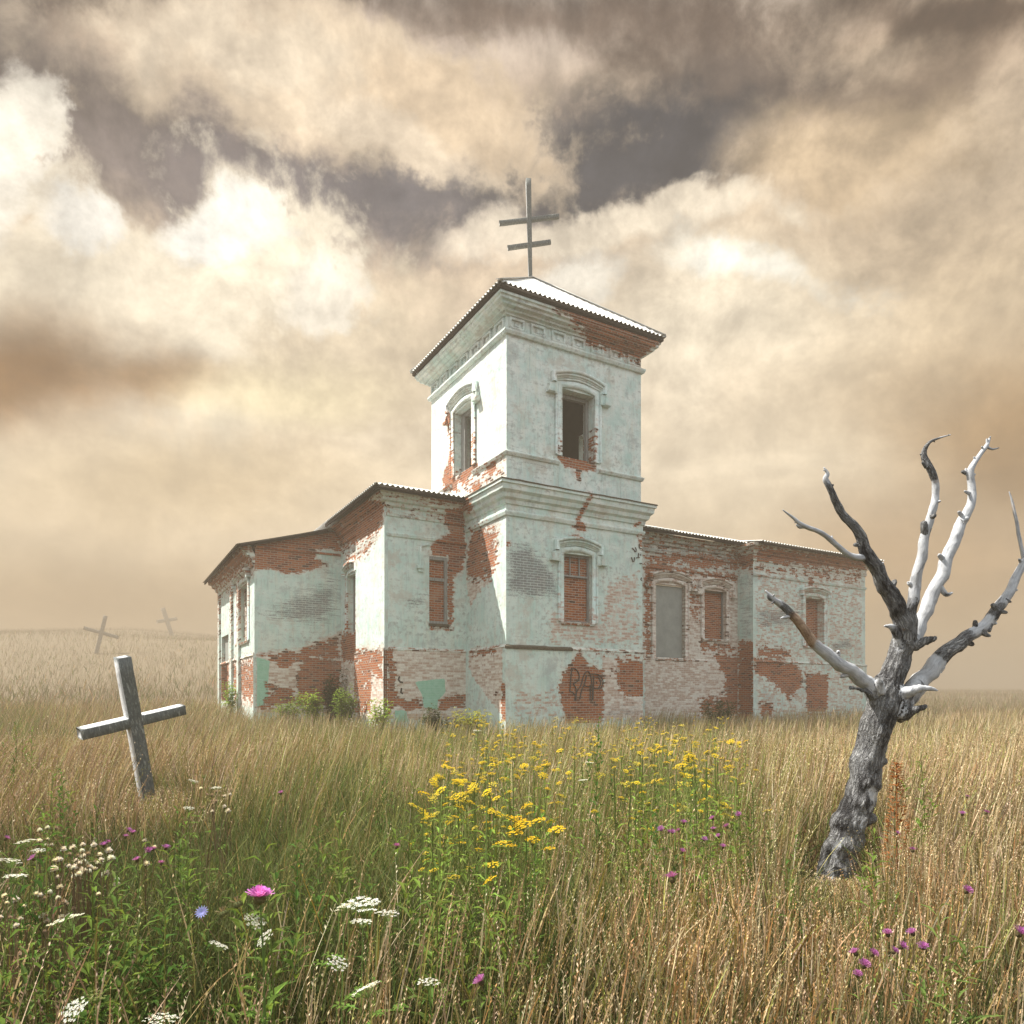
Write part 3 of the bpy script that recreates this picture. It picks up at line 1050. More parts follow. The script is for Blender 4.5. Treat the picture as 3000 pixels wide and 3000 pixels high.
def surround(parent, key, o, fw=0.16, proud=0.05, rise=0.12, hood=True, ear=True, base=(0, 0, 0, 0), legs=0.55, sill=True, worn_left=1.0):
    a0, a1, z0, z1 = o[:4]
    mb = MB()
    # flat architrave in two steps
    h = fw / 2
    ribbon(mb, key, [(a0 - h, z0), (a0 - h, z1 + h)] + [(a0 + (a1 - a0) * k / 6, z1 + h + rise * .6 * (1 - (2 * k / 6 - 1) ** 2)) for k in range(1, 6)] + [(a1 + h, z1 + h), (a1 + h, z0)], fw, -0.02, proud, base)
    ribbon(mb, key, [(a0 - fw * 1.15, z0 + .02), (a0 - fw * 1.15, z1 + fw * 1.1)] + [(a0 + (a1 - a0) * k / 6, z1 + fw * 1.15 + rise * .8 * (1 - (2 * k / 6 - 1) ** 2)) for k in range(1, 6)] + [(a1 + fw * 1.15, z1 + fw * 1.1), (a1 + fw * 1.15, z0 + .02)], fw * .32, -0.02, proud + .025, base)
    # blind head of the opening under the arch
    mb.obj("window_surround", M_WALL, parent)
    if hood:
        hb = MB()
        e = fw * 1.55
        zt = z1 + fw * 1.5
        leg = (z1 - z0) * legs * .45
        for (w, d, off) in ((.10, proud + .13, .10), (.07, proud + .09, .0), (.06, proud + .05, -.06)):
            pts = [(a0 - e - off * .6, zt - leg * .35), (a0 - e - off * .6, zt + off)] + [(p[0], p[1]) for p in arch_pts(a0 - e * .75, a1 + e * .75, zt + off + .02, rise, 10)] + [(a1 + e + off * .6, zt + off), (a1 + e + off * .6, zt - leg * .35)]
            ribbon(hb, key, pts, w, -0.02, d, base)
        if ear:
            for sgn, aa in ((-1, a0 - e), (1, a1 + e)):
                zc = zt - leg
                hb.box(key, aa - .10, aa + .10, -.02, proud + .05, zc, zc + leg * .62, base, .006)
                c0 = aa + sgn * .16
                hb.box(key, c0 - .13, c0 + .13, -.02, proud + .15, zc + .0, zc + .09, base, .01)
                hb.box(key, c0 - .10, c0 + .10, -.02, proud + .11, zc + .09, zc + .20, base, .01)
                hb.box(key, c0 - .06, c0 + .06, -.02, proud + .07, zc + .20, zc + .30, base, .01)
        hb.obj("hood_mould", M_WALL, parent)
    if sill:
        sb = MB()
        trim(sb, key, a0 - fw * .6, a1 + fw * .6, [(0, z0 - .10), (.06, z0 - .09), (.08, z0 - .02), (.05, z0), (-.05, z0 + .004)], base=(max(base[0], .45), base[1], .5, 0))
        sb.obj("window_sill", M_WALL, parent)


def infill(parent, key, o, dep, mat, name="brick_infill", base=(1, 0, 0, 0)):
    mb = MB()
    wall(mb, key, o[0] - .02, o[1] + .02, o[2] - .02, o[3] + .02, (), .12, -dep, base, 0.02)
    return mb.obj(name, mat, parent)


def window_frame(parent, key, o, dep, vbars=(0.5,), hbars=(0.7,), w=0.07, sides=(1, 1)):
    a0, a1, z0, z1 = o[:4]
    mb = MB()
    if sides[0]:
        mb.box(key, a0 + .003, a0 + w, -dep + .004, -dep + .08, z0 + .003, z1 - .003, jit=.002)
    if sides[1]:
        mb.box(key, a1 - w, a1 - .003, -dep + .004, -dep + .08, z0 + .003, z1 - .003, jit=.002)
    lo, hi = (a0 + w if sides[0] else a0 + .003), (a1 - w if sides[1] else a1 - .003)
    mb.box(key, lo, hi, -dep + .006, -dep + .078, z1 - w, z1 - .003, jit=.002)
    mb.box(key, lo, hi, -dep + .006, -dep + .078, z0 + .003, z0 + w * .8, jit=.002)
    zc = z0 + w
    for f in hbars:
        zz = z0 + (z1 - z0) * f
        mb.box(key, lo, hi, -dep + .01, -dep + .066, zz - w * .45, zz + w * .45, jit=.003)
    top = z0 + (z1 - z0) * (hbars[-1] if hbars else .0)
    for f in vbars:
        aa = a0 + (a1 - a0) * f
        mb.box(key, aa - .018, aa + .018, -dep + .012, -dep + .055, top, z1 - w, jit=.003)
    mb.obj("window_frame", M_GREYWOOD, parent)


def part(name):
    o = empty(name)
    o.parent = church
    return o


ZB = -0.4
Z_PL, Z_T1, Z_CORN0, Z_CORN1 = 3.13, 7.2, 7.55, 8.28
Z_SILL, Z_FRZ, Z_FRZ1, Z_TOP = 9.22, 13.0, 13.45, 13.85

# openings
o_tr_up = opening('TR', 1, 1128, 1345, 1100, 905, 1352, 1230, 0.62)
o_tl_up = opening('TL', 1, 408, 528, 1200, 1000, 1432, 470, 0.62)
o_tr_lo = opening('TR', 2, 1138, 1326, 850, 625, 1078, 1230, 0.30)
o_l1f = opening('L1F', 3, 1540, 1662, 860, 640, 1085, 1600, 0.12)
o_l1l = opening('L1L', 3, 998, 1056, 900, 755, 1140, 1030, 0.35)
o_l2l = opening('L2L', 3, 262, 335, 1000, 830, 1210, 300, 0.30)
o_l2d = opening('L2L', 3, 158, 203, 1300, 1165, 1600, 180, 0.25)
o_r1d = opening('R1F', 4, 272, 467, 850, 600, 1112, 370, 0.16)
o_r1w = opening('R1F', 4, 596, 742, 800, 640, 962, 670, 0.34)
o_r2w = opening('R2F', 4, 1270, 1392, 850, 690, 1010, 1330, 0.40)
o_r1d[2] = Z_PL - .045
OPS = dict(o_tr_up=o_tr_up, o_tl_up=o_tl_up, o_tr_lo=o_tr_lo, o_l1f=o_l1f, o_l1l=o_l1l, o_l2l=o_l2l, o_l2d=o_l2d, o_r1d=o_r1d, o_r1w=o_r1w, o_r2w=o_r2w)
for k_, v_ in OPS.items():
    print(k_, [round(x, 2) for x in v_])

# ---- tower
WB = (0.0, 0.0, 0.0, 0.0)
mb = MB()
wall(mb, 'TR', -0.05, TW, ZB, Z_PL, (), d=.05)
wall(mb, 'TR', 0, TW, Z_PL, Z_CORN1, [o_tr_lo])
wall(mb, 'TR', .03, TW - .03, Z_CORN1 - .02, Z_TOP, [o_tr_up], d=-.03)
wall(mb, 'TL', -0.05, N0, ZB, Z_PL, (), d=.05, base=(0, .1, 0, 0))
wall(mb, 'TL', 0, N0, Z_PL, Z_CORN1, ())
wall(mb, 'TL', .03, TL_ - .03, Z_CORN1 - .02, Z_TOP, [o_tl_up], d=-.03, base=(0, .1, 0, 0))
back_op = [TW / 2 - .75, TW / 2 + .55, 9.5, 11.6, .62]
side_op = [1.7, 2.9, 9.4, 11.5, .62]
wall(mb, 'TB', .03, TW - .03, Z_CORN1 - .3, Z_TOP, [back_op], .3, d=-.03)
wall(mb, 'TE', .03, TL_ - .03, Z_CORN1 - .3, Z_TOP, [side_op], .3, d=-.03)
wall(mb, 'TE', 0, N0, ZB, Z_CORN1, (), .3)
mb.obj("tower_wall", M_WALL)
# inner faces of the belfry: it is hollow and one sees through it
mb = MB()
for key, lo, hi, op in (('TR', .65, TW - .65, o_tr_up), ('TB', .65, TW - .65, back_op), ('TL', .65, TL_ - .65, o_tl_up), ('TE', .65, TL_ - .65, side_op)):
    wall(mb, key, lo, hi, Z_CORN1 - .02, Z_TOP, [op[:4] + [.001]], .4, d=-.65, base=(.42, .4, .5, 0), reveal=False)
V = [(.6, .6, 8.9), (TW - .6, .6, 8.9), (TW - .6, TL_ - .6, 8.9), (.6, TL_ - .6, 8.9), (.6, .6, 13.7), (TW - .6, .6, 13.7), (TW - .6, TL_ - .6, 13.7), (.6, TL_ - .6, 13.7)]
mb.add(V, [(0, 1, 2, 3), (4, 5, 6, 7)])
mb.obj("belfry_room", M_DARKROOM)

mb = MB()     # cornices and string courses of the tower
eave_prof = [(-.03, Z_FRZ1), (.05, Z_FRZ1 + .01), (.06, Z_FRZ1 + .07), (.16, Z_FRZ1 + .09), (.18, Z_FRZ1 + .15), (.30, Z_FRZ1 + .18), (.32, Z_FRZ1 + .25), (.40, Z_FRZ1 + .28), (.41, Z_FRZ1 + .36), (.46, Z_FRZ1 + .38), (.46, Z_TOP + .05), (-.05, Z_TOP + .06)]
for key, hi in (('TR', TW), ('TL', TL_), ('TB', TW), ('TE', TL_)):
    trim(mb, key, 0, hi, eave_prof, 1, 1)
mb.obj("tower_eaves_cornice", M_WALL)
mb = MB()
fr_prof = [(-.03, Z_FRZ - .12), (.05, Z_FRZ - .11), (.09, Z_FRZ - .03), (.09, Z_FRZ + .03), (.02, Z_FRZ + .05)]
for key, hi in (('TR', TW), ('TL', TL_), ('TB', TW), ('TE', TL_)):
    trim(mb, key, 0, hi, fr_prof, 1, 1, base=(0, 0, .25, 0))
for key, hi in (('TR', TW), ('TL', TL_)):
    nP = 7
    for k in range(nP):
        a = (k + .5) * hi / nP
        hw = hi / nP * .30
        pts = [(a - hw, Z_FRZ + .10), (a + hw, Z_FRZ + .10), (a + hw, Z_FRZ + .39), (a - hw, Z_FRZ + .39)]
        ribbon(mb, key, pts, .07, -.05, .04, closed=True, base=(0, 0, .35, 0))
        ribbon(mb, key, [(a, Z_FRZ + .17), (a, Z_FRZ + .32)], .15, -.05, .012, base=(0, 0, .5, 0))
mb.obj("tower_frieze", M_WALL)
mb = MB()
sill_prof = [(-.03, Z_SILL - .12), (.02, Z_SILL - .11), (.06, Z_SILL - .03), (.06, Z_SILL), (-.03, Z_SILL + .05)]
trim(mb, 'TR', 0, o_tr_up[0] - .1, sill_prof, 1, 0, base=(0, 0, .42, 0))
trim(mb, 'TL', 0, o_tl_up[0] - .05, sill_prof, 1, 0, base=(.2, .2, .3, 0))
foot = [(-.03, Z_CORN1 + .45), (0.0, Z_CORN1 + .44), (.0, Z_CORN1)]
mb.obj("sill_course", M_WALL)
mb = MB()
trim(mb, 'TR', o_tr_up[1] + .15, TW, sill_prof, 0, 1, base=(.1, 0, .4, 0))
trim(mb, 'TE', 0, TL_, sill_prof, 1, 1)
mb.obj("sill_course", M_WALL)
one_trim("sill_course", 'TL', o_tl_up[1] + .25, TL_, sill_prof, 0, 1, base=(.3, .2, .2, 0))
mb = MB()
c_prof = [(0, Z_T1), (.05, Z_T1 + .01), (.08, Z_T1 + .10), (.08, Z_T1 + .14), (.02, Z_T1 + .17), (.02, Z_CORN0), (.07, Z_CORN0 + .02), (.09, Z_CORN0 + .14), (.17, Z_CORN0 + .2), (.2, Z_CORN0 + .32), (.29, Z_CORN0 + .4), (.31, Z_CORN0 + .56), (.36, Z_CORN0 + .58), (.36, Z_CORN0 + .66)]
trim(mb, 'TR', 0, TW, c_prof, 1, 1, base=(0, 0.05, .05, 0))
trim(mb, 'TL', 0, N0, c_prof, 1, 0, base=(0, .1, 0, 0))
trim(mb, 'TE', 0, N0, c_prof, 1, 0)
mb.obj("tower_storey_cornice", M_WALL)
mb = MB()     # crumbling dark capping on the storey cornice
cap = [(.37, Z_CORN0 + .66), (.385, Z_CORN0 + .665), (.385, Z_CORN0 + .70), (-.1, Z_CORN0 + .86)]
for key, hi, m1 in (('TR', TW, 1), ('TL', N0, 0), ('TE', N0, 0)):
    trim(mb, key, 0, hi, cap, 1, m1, rough=.012)
mb.obj("cornice_capping", M_LEDGE)
mb = MB()
pl_prof = [(.05, Z_PL - .09), (.10, Z_PL - .08), (.11, Z_PL - .01), (.0, Z_PL + .05)]
aend = PL['TR'].uv(*cp(2, 1190, 1255))[0]
trim(mb, 'TR', 0, aend, pl_prof, 1, 0, rough=.02)
mb.obj("plinth_ledge", M_LEDGE)
mb = MB()
one_trim("plinth_course", 'TR', aend + .01, TW, [(.05, Z_PL - .07), (.065, Z_PL - .04), (.0, Z_PL + .05)], 0, 1, base=(.45, .5, .3, 0), rough=.02)
one_trim("plinth_course", 'TL', 0, N0, [(.05, Z_PL - .07), (.07, Z_PL - .04), (.0, Z_PL + .05)], 1, 0, base=(.4, .4, .3, 0), rough=.02)

# tower windows
w = part("belfry_window")
w['label'] = "dark open belfry window on the shaded face"
surround(w, 'TR', o_tr_up, .20, .03, .16, base=(0, .1, .1, 0), sill=False)
mb = MB()
mb.box('TR', o_tr_up[0] + .01, o_tr_up[0] + .11, -.45, -.33, o_tr_up[2] + .02, o_tr_up[3] - .02, jit=.004)
mb.box('TR', o_tr_up[1] - .12, o_tr_up[1] - .01, -.45, -.33, o_tr_up[2] + .02, o_tr_up[3] - .02, jit=.004)
mb.box('TR', o_tr_up[0] + .11, o_tr_up[1] - .12, -.45, -.33, o_tr_up[3] - .14, o_tr_up[3] - .02, jit=.004)
mb.obj("window_frame", M_GREYWOOD, w)
w = part("belfry_window")
w['label'] = "open belfry window on the sunlit face"
surround(w, 'TL', o_tl_up, .20, .03, .16, base=(.05, .3, .2, 0), sill=False)
mb = MB()
mb.box('TL', o_tl_up[1] - .30, o_tl_up[1] - .02, -.40, -.28, o_tl_up[2] + .02, o_tl_up[3] - .02, jit=.006)
mb.box('TL', o_tl_up[0] + .02, o_tl_up[0] + .12, -.40, -.28, o_tl_up[2] + .02, o_tl_up[3] - .02, jit=.006)
mb.box('TL', o_tl_up[0] + .12, o_tl_up[1] - .30, -.40, -.28, o_tl_up[3] - .16, o_tl_up[3] - .02, jit=.006)
mb.obj("window_frame", M_GREYWOOD, w)
w = part("bricked_window")
w['label'] = "bricked up window low on the tower front"
surround(w, 'TR', o_tr_lo, .17, .045, .14, base=(0, .1, .05, 0))
infill(w, 'TR', o_tr_lo, .22, M_BRICK)
window_frame(w, 'TR', o_tr_lo, .21, (.33, .66), (.69,), sides=(0, 1))

# graffiti and stray marks
gf = MB()
G = [[(470, 690), (455, 850), (445, 1000), (430, 1130)],
     [(455, 700), (510, 690), (570, 730), (610, 810), (610, 890), (580, 940), (530, 965), (490, 985), (530, 1030), (555, 1090), (550, 1300)],
     [(520, 1300), (560, 1120), (640, 1040), (680, 860), (715, 790), (760, 745), (800, 770), (830, 840), (845, 960), (860, 1120), (850, 1310)],
     [(700, 1010), (730, 920), (750, 820)], [(620, 1280), (650, 1120), (700, 1000)],
     [(690, 1010), (760, 1040), (840, 1030)],
     [(880, 1010), (885, 900), (870, 830)], [(815, 1300), (820, 1100), (815, 1000)], [(880, 1000), (870, 1290)],
     [(840, 800), (940, 800), (1020, 850), (1065, 940), (1040, 1040), (1000, 1080), (900, 1070)],
     [(900, 860), (960, 850), (1010, 910), (1010, 1010), (970, 1070)],
     [(930, 950), (945, 985)], [(430, 1130), (500, 1150), (520, 1200)]]
for st_ in G:
    pts = [PL['TR'].uv(*cp(5, *p)) for p in st_]
    # smooth the stroke
    ps = [np.array(p) for p in pts]
    for _ in range(2):
        q = [ps[0]]
        for a_, b_ in zip(ps[:-1], ps[1:]):
            q += [a_ * .75 + b_ * .25, a_ * .25 + b_ * .75]
        q.append(ps[-1])
        ps = q
    ribbon(gf, 'TR', ps, .026, .03, .064)
gf.obj("graffiti", M_SPRAY)
for st_ in ([(620, 550), (680, 600), (715, 680), (760, 680), (765, 600), (735, 530)], [(590, 880), (625, 950), (640, 1030), (680, 1030), (710, 950), (705, 880)],
            [(850, 730), (845, 880), (770, 895)], [(845, 880), (880, 890)], [(870, 410), (870, 520), (900, 570), (960, 570)], [(925, 770), (925, 820)], [(890, 1090), (930, 1110), (970, 1090)],
            [(950, 1600), (930, 1660), (960, 1710)]):
    mk = MB()
    ribbon(mk, 'TR', [PL['TR'].uv(*cp(6, *p)) for p in st_], .028, -.02, .024)
    mk.obj("paint_scrawl", M_SPRAY)
for c_, st_ in ((7, [(1780, 395), (1765, 440), (1790, 475), (1830, 480)]), (7, [(1810, 560), (1800, 620), (1830, 640)])):
    mk = MB()
    ribbon(mk, 'L1F', [PL['L1F'].uv(*cp(c_, *p)) for p in st_], .05, .03, .066)
    mk.obj("paint_scrawl", M_SPRAY)

# ---- left and right wings of the nave
Z_NE = 8.05          # nave wall head
mb = MB()
wall(mb, 'L1F', NX0 - .05, 0, ZB, Z_PL, (), d=.05, base=(0, .3, 0, 0))
wall(mb, 'L1F', NX0, 0, Z_PL, Z_NE, [o_l1f])
PIL = 5.75
wall(mb, 'L1L', N0 - .05, PIL + .06, ZB, Z_PL, (), d=.17, base=(0, .2, 0, 0))
wall(mb, 'L1L', N0, PIL, Z_PL, Z_NE, (), d=.12)
wall(mb, 'L1L', PIL, 8.0, ZB, Z_NE, [o_l1l], base=(0, .2, 0, 0))
# returns of the shallow projection
P_ = PL['L1L']
for (a_, z0_, z1_, dd) in ((PIL, Z_PL, Z_NE, .12), (PIL + .06, ZB, Z_PL, .17)):
    zz = np.linspace(z0_, z1_, 60)
    V = [P_.P(a_, d_, z) for d_ in (0, dd) for z in zz]
    ii = np.arange(59)
    mb.add(V, np.stack([ii, ii + 1, ii + 61, ii + 60], -1), [(v[0] * 1.0 + a_, v[2], 2) for v in V], wear_of('L1L', np.full(120, a_), np.tile(zz, 2)))
zz = np.linspace(ZB, Z_NE, 60)
V = [PL['L1F'].P(a_, 0, z) for a_ in (NX0 - .12, NX0) for z in zz]
ii = np.arange(59)
mb.add(V, np.stack([ii, ii + 1, ii + 61, ii + 60], -1), [(v[0], v[2], 2) for v in V], wear_of('L1F', np.full(120, NX0 + .05), np.tile(zz, 2)))
wall(mb, 'R1F', TW, NX1, ZB, Z_PL, (), d=.05, base=(.08, .2, .28, 0))
wall(mb, 'R1F', TW, NX1, Z_PL - .05, Z_NE, [o_r1d, o_r1w], base=(.05, .3, .25, 0))  # stain amount carries both grime and the shadow below the eaves
wall(mb, 'NB', NX0, NX1 + .5, ZB, Z_NE, (), .5)
mb.obj("nave_wall", M_WALL)
mb = MB()
wall(mb, 'R2L', 1.86, N0, ZB, Z_PL, (), d=.05)
wall(mb, 'R2L', 1.91, N0, Z_PL, Z_NE, ())
wall(mb, 'R2F', NX1 - .05, 21.25, ZB, Z_PL, (), d=.05)
wall(mb, 'R2F', NX1, 21.2, Z_PL, Z_NE, [o_r2w])
wall(mb, 'R2E', 1.91, 10.0, ZB, Z_NE, (), .3)
mb.obj("east_wing_wall", M_WALL)

n_prof = [(0, Z_NE - .62), (.04, Z_NE - .61), (.06, Z_NE - .5), (.04, Z_NE - .48), (.04, Z_NE - .34), (.12, Z_NE - .30), (.14, Z_NE - .2), (.24, Z_NE - .16), (.26, Z_NE - .06), (.38, Z_NE - .02), (.40, Z_NE + .08), (-.1, Z_NE + .09)]
a_prof = [(0, Z_T1 - .42), (.04, Z_T1 - .41), (.06, Z_T1 - .32), (0, Z_T1 - .28)]
mb = MB()
trim(mb, 'L1F', NX0, 0, n_prof, 1, 0, base=(.3, .2, .1, 0))
trim(mb, 'L1L', N0, 8.0, n_prof, 1, 0, base=(.45, .3, .1, 0))
mb.obj("eaves_cornice", M_WALL)
one_trim("eaves_cornice", 'R1F', TW, NX1, n_prof, 0, 0, base=(.42, .4, .62, 0))  # grime and eave shadow share this stain value
one_trim("string_course", 'L1F', NX0, 0, a_prof, 1, 0, base=(.1, .1, .1, 0))
one_trim("string_course", 'R1F', TW, NX1, a_prof, 0, 0, base=(.4, .5, .4, 0))
one_trim("plinth_course", 'L1F', NX0, 0, [(.05, Z_PL - .07), (.07, Z_PL - .04), (.0, Z_PL + .05)], 1, 0, base=(.4, .5, .2, 0), rough=.02)
one_trim("plinth_course", 'R1F', TW, NX1, [(.05, Z_PL - .07), (.065, Z_PL - .04), (.0, Z_PL + .05)], 0, 0, base=(.45, .5, .3, 0), rough=.02)
mb = MB()
trim(mb, 'R2F', NX1, 21.2, n_prof, 1, 1, base=(.45, .4, .3, 0))
trim(mb, 'R2L', 1.91, N0, n_prof, 1, 0, base=(.45, .4, .3, 0))
trim(mb, 'R2E', 1.91, 10, n_prof, 1, 0)
mb.obj("eaves_cornice", M_WALL)
one_trim("string_course", 'R2F', NX1, 21.2, a_prof, 1, 1, base=(.3, .4, .3, 0))
one_trim("plinth_course", 'R2F', NX1, 21.2, [(.05, Z_PL - .07), (.09, Z_PL - .04), (.0, Z_PL + .05)], 1, 1, base=(.35, .4, .3, 0), rough=.02)

w = part("bricked_window")
w['label'] = "tall narrow bricked window with a grey wooden frame, left of the tower"
infill(w, 'L1F', o_l1f, .09, M_BRICK)
window_frame(w, 'L1F', o_l1f, .085, (), (.66,), w=.11, sides=(0, 1))
mb = MB()
trim(mb, 'L1F', o_l1f[0] - .02, o_l1f[1] + .05, [(0, o_l1f[2] - .10), (.05, o_l1f[2] - .09), (.06, o_l1f[2] - .01), (-.1, o_l1f[2] + .01)], rough=.012)
mb.obj("window_sill", M_LEDGE, w)
# what is left of its hood: one leg and console
mb = MB()
la = PL['L1F'].uv(*cp(3, 1480, 600))
lb = PL['L1F'].uv(*cp(3, 1480, 700))
mb.box('L1F', la[0] - .05, la[0] + .05, -.02, .05, lb[1], la[1])
mb.box('L1F', la[0] - .14, la[0] + .12, -.02, .11, lb[1] - .10, lb[1])
mb.box('L1F', la[0] - .09, la[0] + .08, -.02, .07, lb[1] - .2, lb[1] - .10)
ribbon(mb, 'L1F', [(la[0], la[1]), (la[0] + .02, la[1] + .16), (o_l1f[0], o_l1f[3] + .38)], .06, -.02, .04)
mb.obj("hood_mould", M_WALL, w)
w = part("bricked_window")
w['label'] = "window in the sunlit side, bricked above and boarded below"
infill(w, 'L1L', o_l1l, .3, M_BRICK)
surround(w, 'L1L', o_l1l, .14, .04, .1, base=(.2, .4, .1, 0), ear=False, sill=False)
window_frame(w, 'L1L', o_l1l, .29, (), (.52,), w=.12)
w = part("boarded_door")
surround(w, 'R1F', o_r1d, .16, .05, .2, base=(.2, .4, .3, 0), sill=False, legs=.3)
mb = MB()
wall(mb, 'R1F', o_r1d[0] + .01, o_r1d[1] - .01, o_r1d[2] + .04, o_r1d[3] - .02, (), .2, -.13, rough=.006)
mb.obj("door_panel", M_PANEL, w)
mb = MB()
mb.box('R1F', o_r1d[0] - .03, o_r1d[1] + .02, -.12, .055, o_r1d[2] - .06, o_r1d[2] + .035, jit=.01)
mb.obj("door_sill", M_LEDGE, w)
w = part("bricked_window")
w['label'] = "bricked window beside the grey boarded door"
surround(w, 'R1F', o_r1w, .15, .05, .17, base=(.25, .4, .25, 0), legs=.5)
infill(w, 'R1F', o_r1w, .24, M_BRICK)
window_frame(w, 'R1F', o_r1w, .23, (), (), w=.05, sides=(0, 1))
w = part("bricked_window")
w['label'] = "narrow bricked window in the far right wing"
surround(w, 'R2F', o_r2w, .17, .05, .12, base=(.05, .2, .2, 0), legs=.5, ear=False)
infill(w, 'R2F', o_r2w, .32, M_BRICK)

# ---- far left wing
def l2top(a):
    return 7.12 + (np.asarray(a) + 6.06) * .285


mb = MB()
wall(mb, 'L2F', -6.11, NX0, ZB, Z_PL, (), d=.05, base=(0, .3, 0, 0))
wall(mb, 'L2F', -6.06, NX0, Z_PL, 8.03, (), zslope=l2top)
ops2 = [o_l2l] + ([o_l2d] if o_l2d[0] > o_l2l[1] + .05 else [])
wall(mb, 'L2L', 8.0, 17.0, ZB, 7.12, ops2, base=(0, .2, 0, 0))
wall(mb, 'L2B', -6.06, NX0 + 2, ZB, 7.5, (), .5)
mb.obj("west_wing_wall", M_WALL)
mb = MB()
z2 = 7.12
w_prof = [(0, z2 - .75), (.05, z2 - .74), (.07, z2 - .6), (.15, z2 - .55), (.17, z2 - .42), (.28, z2 - .37), (.30, z2 - .24), (.42, z2 - .2), (.44, z2 - .05), (.5, z2 - .04), (.5, z2 + .02), (-.1, z2 + .04)]
trim(mb, 'L2L', 8.0, 17.0, w_prof, 0, 1, base=(.4, .3, .1, 0))
mb.obj("eaves_cornice", M_WALL)
one_trim("string_course", 'L2F', -6.06, NX0 - .02, [(0, z2 - .10), (.04, z2 - .09), (.05, z2 - .02), (0, z2)], 0, 0, base=(.9, 0, 0, 0))
one_trim("plinth_course", 'L2L', 8.0, 17.0, [(0.0, Z_PL - .07), (.04, Z_PL - .04), (.0, Z_PL + .05)], 0, 1, base=(.4, .5, .2, 0), rough=.02)
for a_ in (11.2, 13.0, 16.6):
    mb = MB()
    mb.box('L2L', a_ - .22, a_ + .22, -.02, .09, ZB, z2 - .6, (0, .3, .1, 0))
    mb.obj("pilaster", M_WALL)
w = part("boarded_window")
w['label'] = "tall window in the far left end, its recess filled with pale plaster"
surround(w, 'L2L', o_l2l, .2, .05, .1, base=(.1, .4, .1, 0), ear=False)
infill(w, 'L2L', o_l2l, .26, M_WALL, "plaster_infill", (.42, .8, 0, 0))
if len(ops2) > 1:
    w = part("bricked_door")
    infill(w, 'L2L', o_l2d, .2, M_BRICK)
    mb = MB()
    wall(mb, 'L2L', o_l2d[0] + .01, o_l2d[1] - .01, 3.2, o_l2d[3] - .01, (), .2, -.14, rough=.01)
    mb.obj("door_panel", M_PANEL, w)


# ---- roofs of corrugated sheet
def corr_roof(name, faces, mat=M_ROOF, amp=0.028, lam=0.178, thick=0.014, rows=3):
    """faces: list of (eave point A, eave point B, ridge point C, ridge point D) - D above A, C above B"""
    VV, QQ = [], []
    n0 = 0
    for (A, B, C, D) in faces:
        A, B, C, D = (np.array(p, float) for p in (A, B, C, D))
        e = B - A
        L = np.linalg.norm(e)
        e = e / L
        up = (D - A) - ((D - A) @ e) * e if np.linalg.norm(D - A) > np.linalg.norm(C - B) * .2 else (C - B) - ((C - B) @ e) * e
        H = np.linalg.norm(up)
        up = up / H
        nrm = np.cross(e, up)
        if nrm[2] < 0:
            nrm = -nrm
        d0, c0 = (D - A) @ e, (C - A) @ e
        dh, ch = (D - A) @ up, (C - A) @ up
        n = max(8, int(L / lam * 8))
        ts = np.linspace(0, L, n + 1)
        # height of the face above each eave position
        def top(t_):
            if t_ < d0:
                return dh * t_ / max(d0, 1e-6)
            if t_ > c0:
                return ch * (L - t_) / max(L - c0, 1e-6)
            return dh + (ch - dh) * (t_ - d0) / max(c0 - d0, 1e-6)
        for side in (1, 0):
            for k in range(rows + 1):
                for t_ in ts:
                    h_ = top(t_) * k / rows
                    wv = amp * math.sin(2 * math.pi * t_ / lam)
                    sag = .015 * math.sin(t_ * 1.7) * math.sin(k * 1.1)
                    p = A + e * t_ + up * h_ + nrm * (wv + sag + (thick if side else 0))
                    VV.append(p)
        m = n + 1
        ii = np.arange(rows)[:, None] * m + np.arange(n)[None, :]
        q = np.stack([ii, ii + 1, ii + m + 1, ii + m], -1).reshape(-1, 4)
        QQ.append(q + n0)
        QQ.append(q + n0 + m * (rows + 1))
        lo = np.arange(n)
        QQ.append(np.stack([lo, lo + 1, lo + 1 + m * (rows + 1), lo + m * (rows + 1)], -1) + n0)
        n0 += 2 * m * (rows + 1)
    me = mesh_np(name, np.array(VV), np.concatenate(QQ), smooth=True)
    return link_mesh(name, me, mat, church)


oT = .58
zE, zA = 14.05, 16.92
c4 = [(-oT, -oT, zE), (TW + oT, -oT, zE), (TW + oT, TL_ + oT, zE), (-oT, TL_ + oT, zE)]
ap = (TW / 2, TL_ / 2, zA)
tower_roof = corr_roof("tower_roof", [(c4[i], c4[(i + 1) % 4], ap, ap) for i in range(4)], rows=5)


def board(mb, p, q, w, h):
    """timber from p to q (church axes), w wide and h high"""
    p, q = np.array(p, float), np.array(q, float)
    d = (q - p) / np.linalg.norm(q - p)
    sdv = np.cross(d, (0, 0, 1))
    sdv = sdv / np.linalg.norm(sdv)
    upv = np.cross(sdv, d)
    V = [x + sdv * a + upv * b for x in (p, q) for (a, b) in ((-w / 2, -h / 2), (w / 2, -h / 2), (w / 2, h / 2), (-w / 2, h / 2))]
    mb.add(V, [(0, 1, 2, 3), (7, 6, 5, 4), (0, 4, 5, 1), (1, 5, 6, 2), (2, 6, 7, 3), (3, 7, 4, 0)])


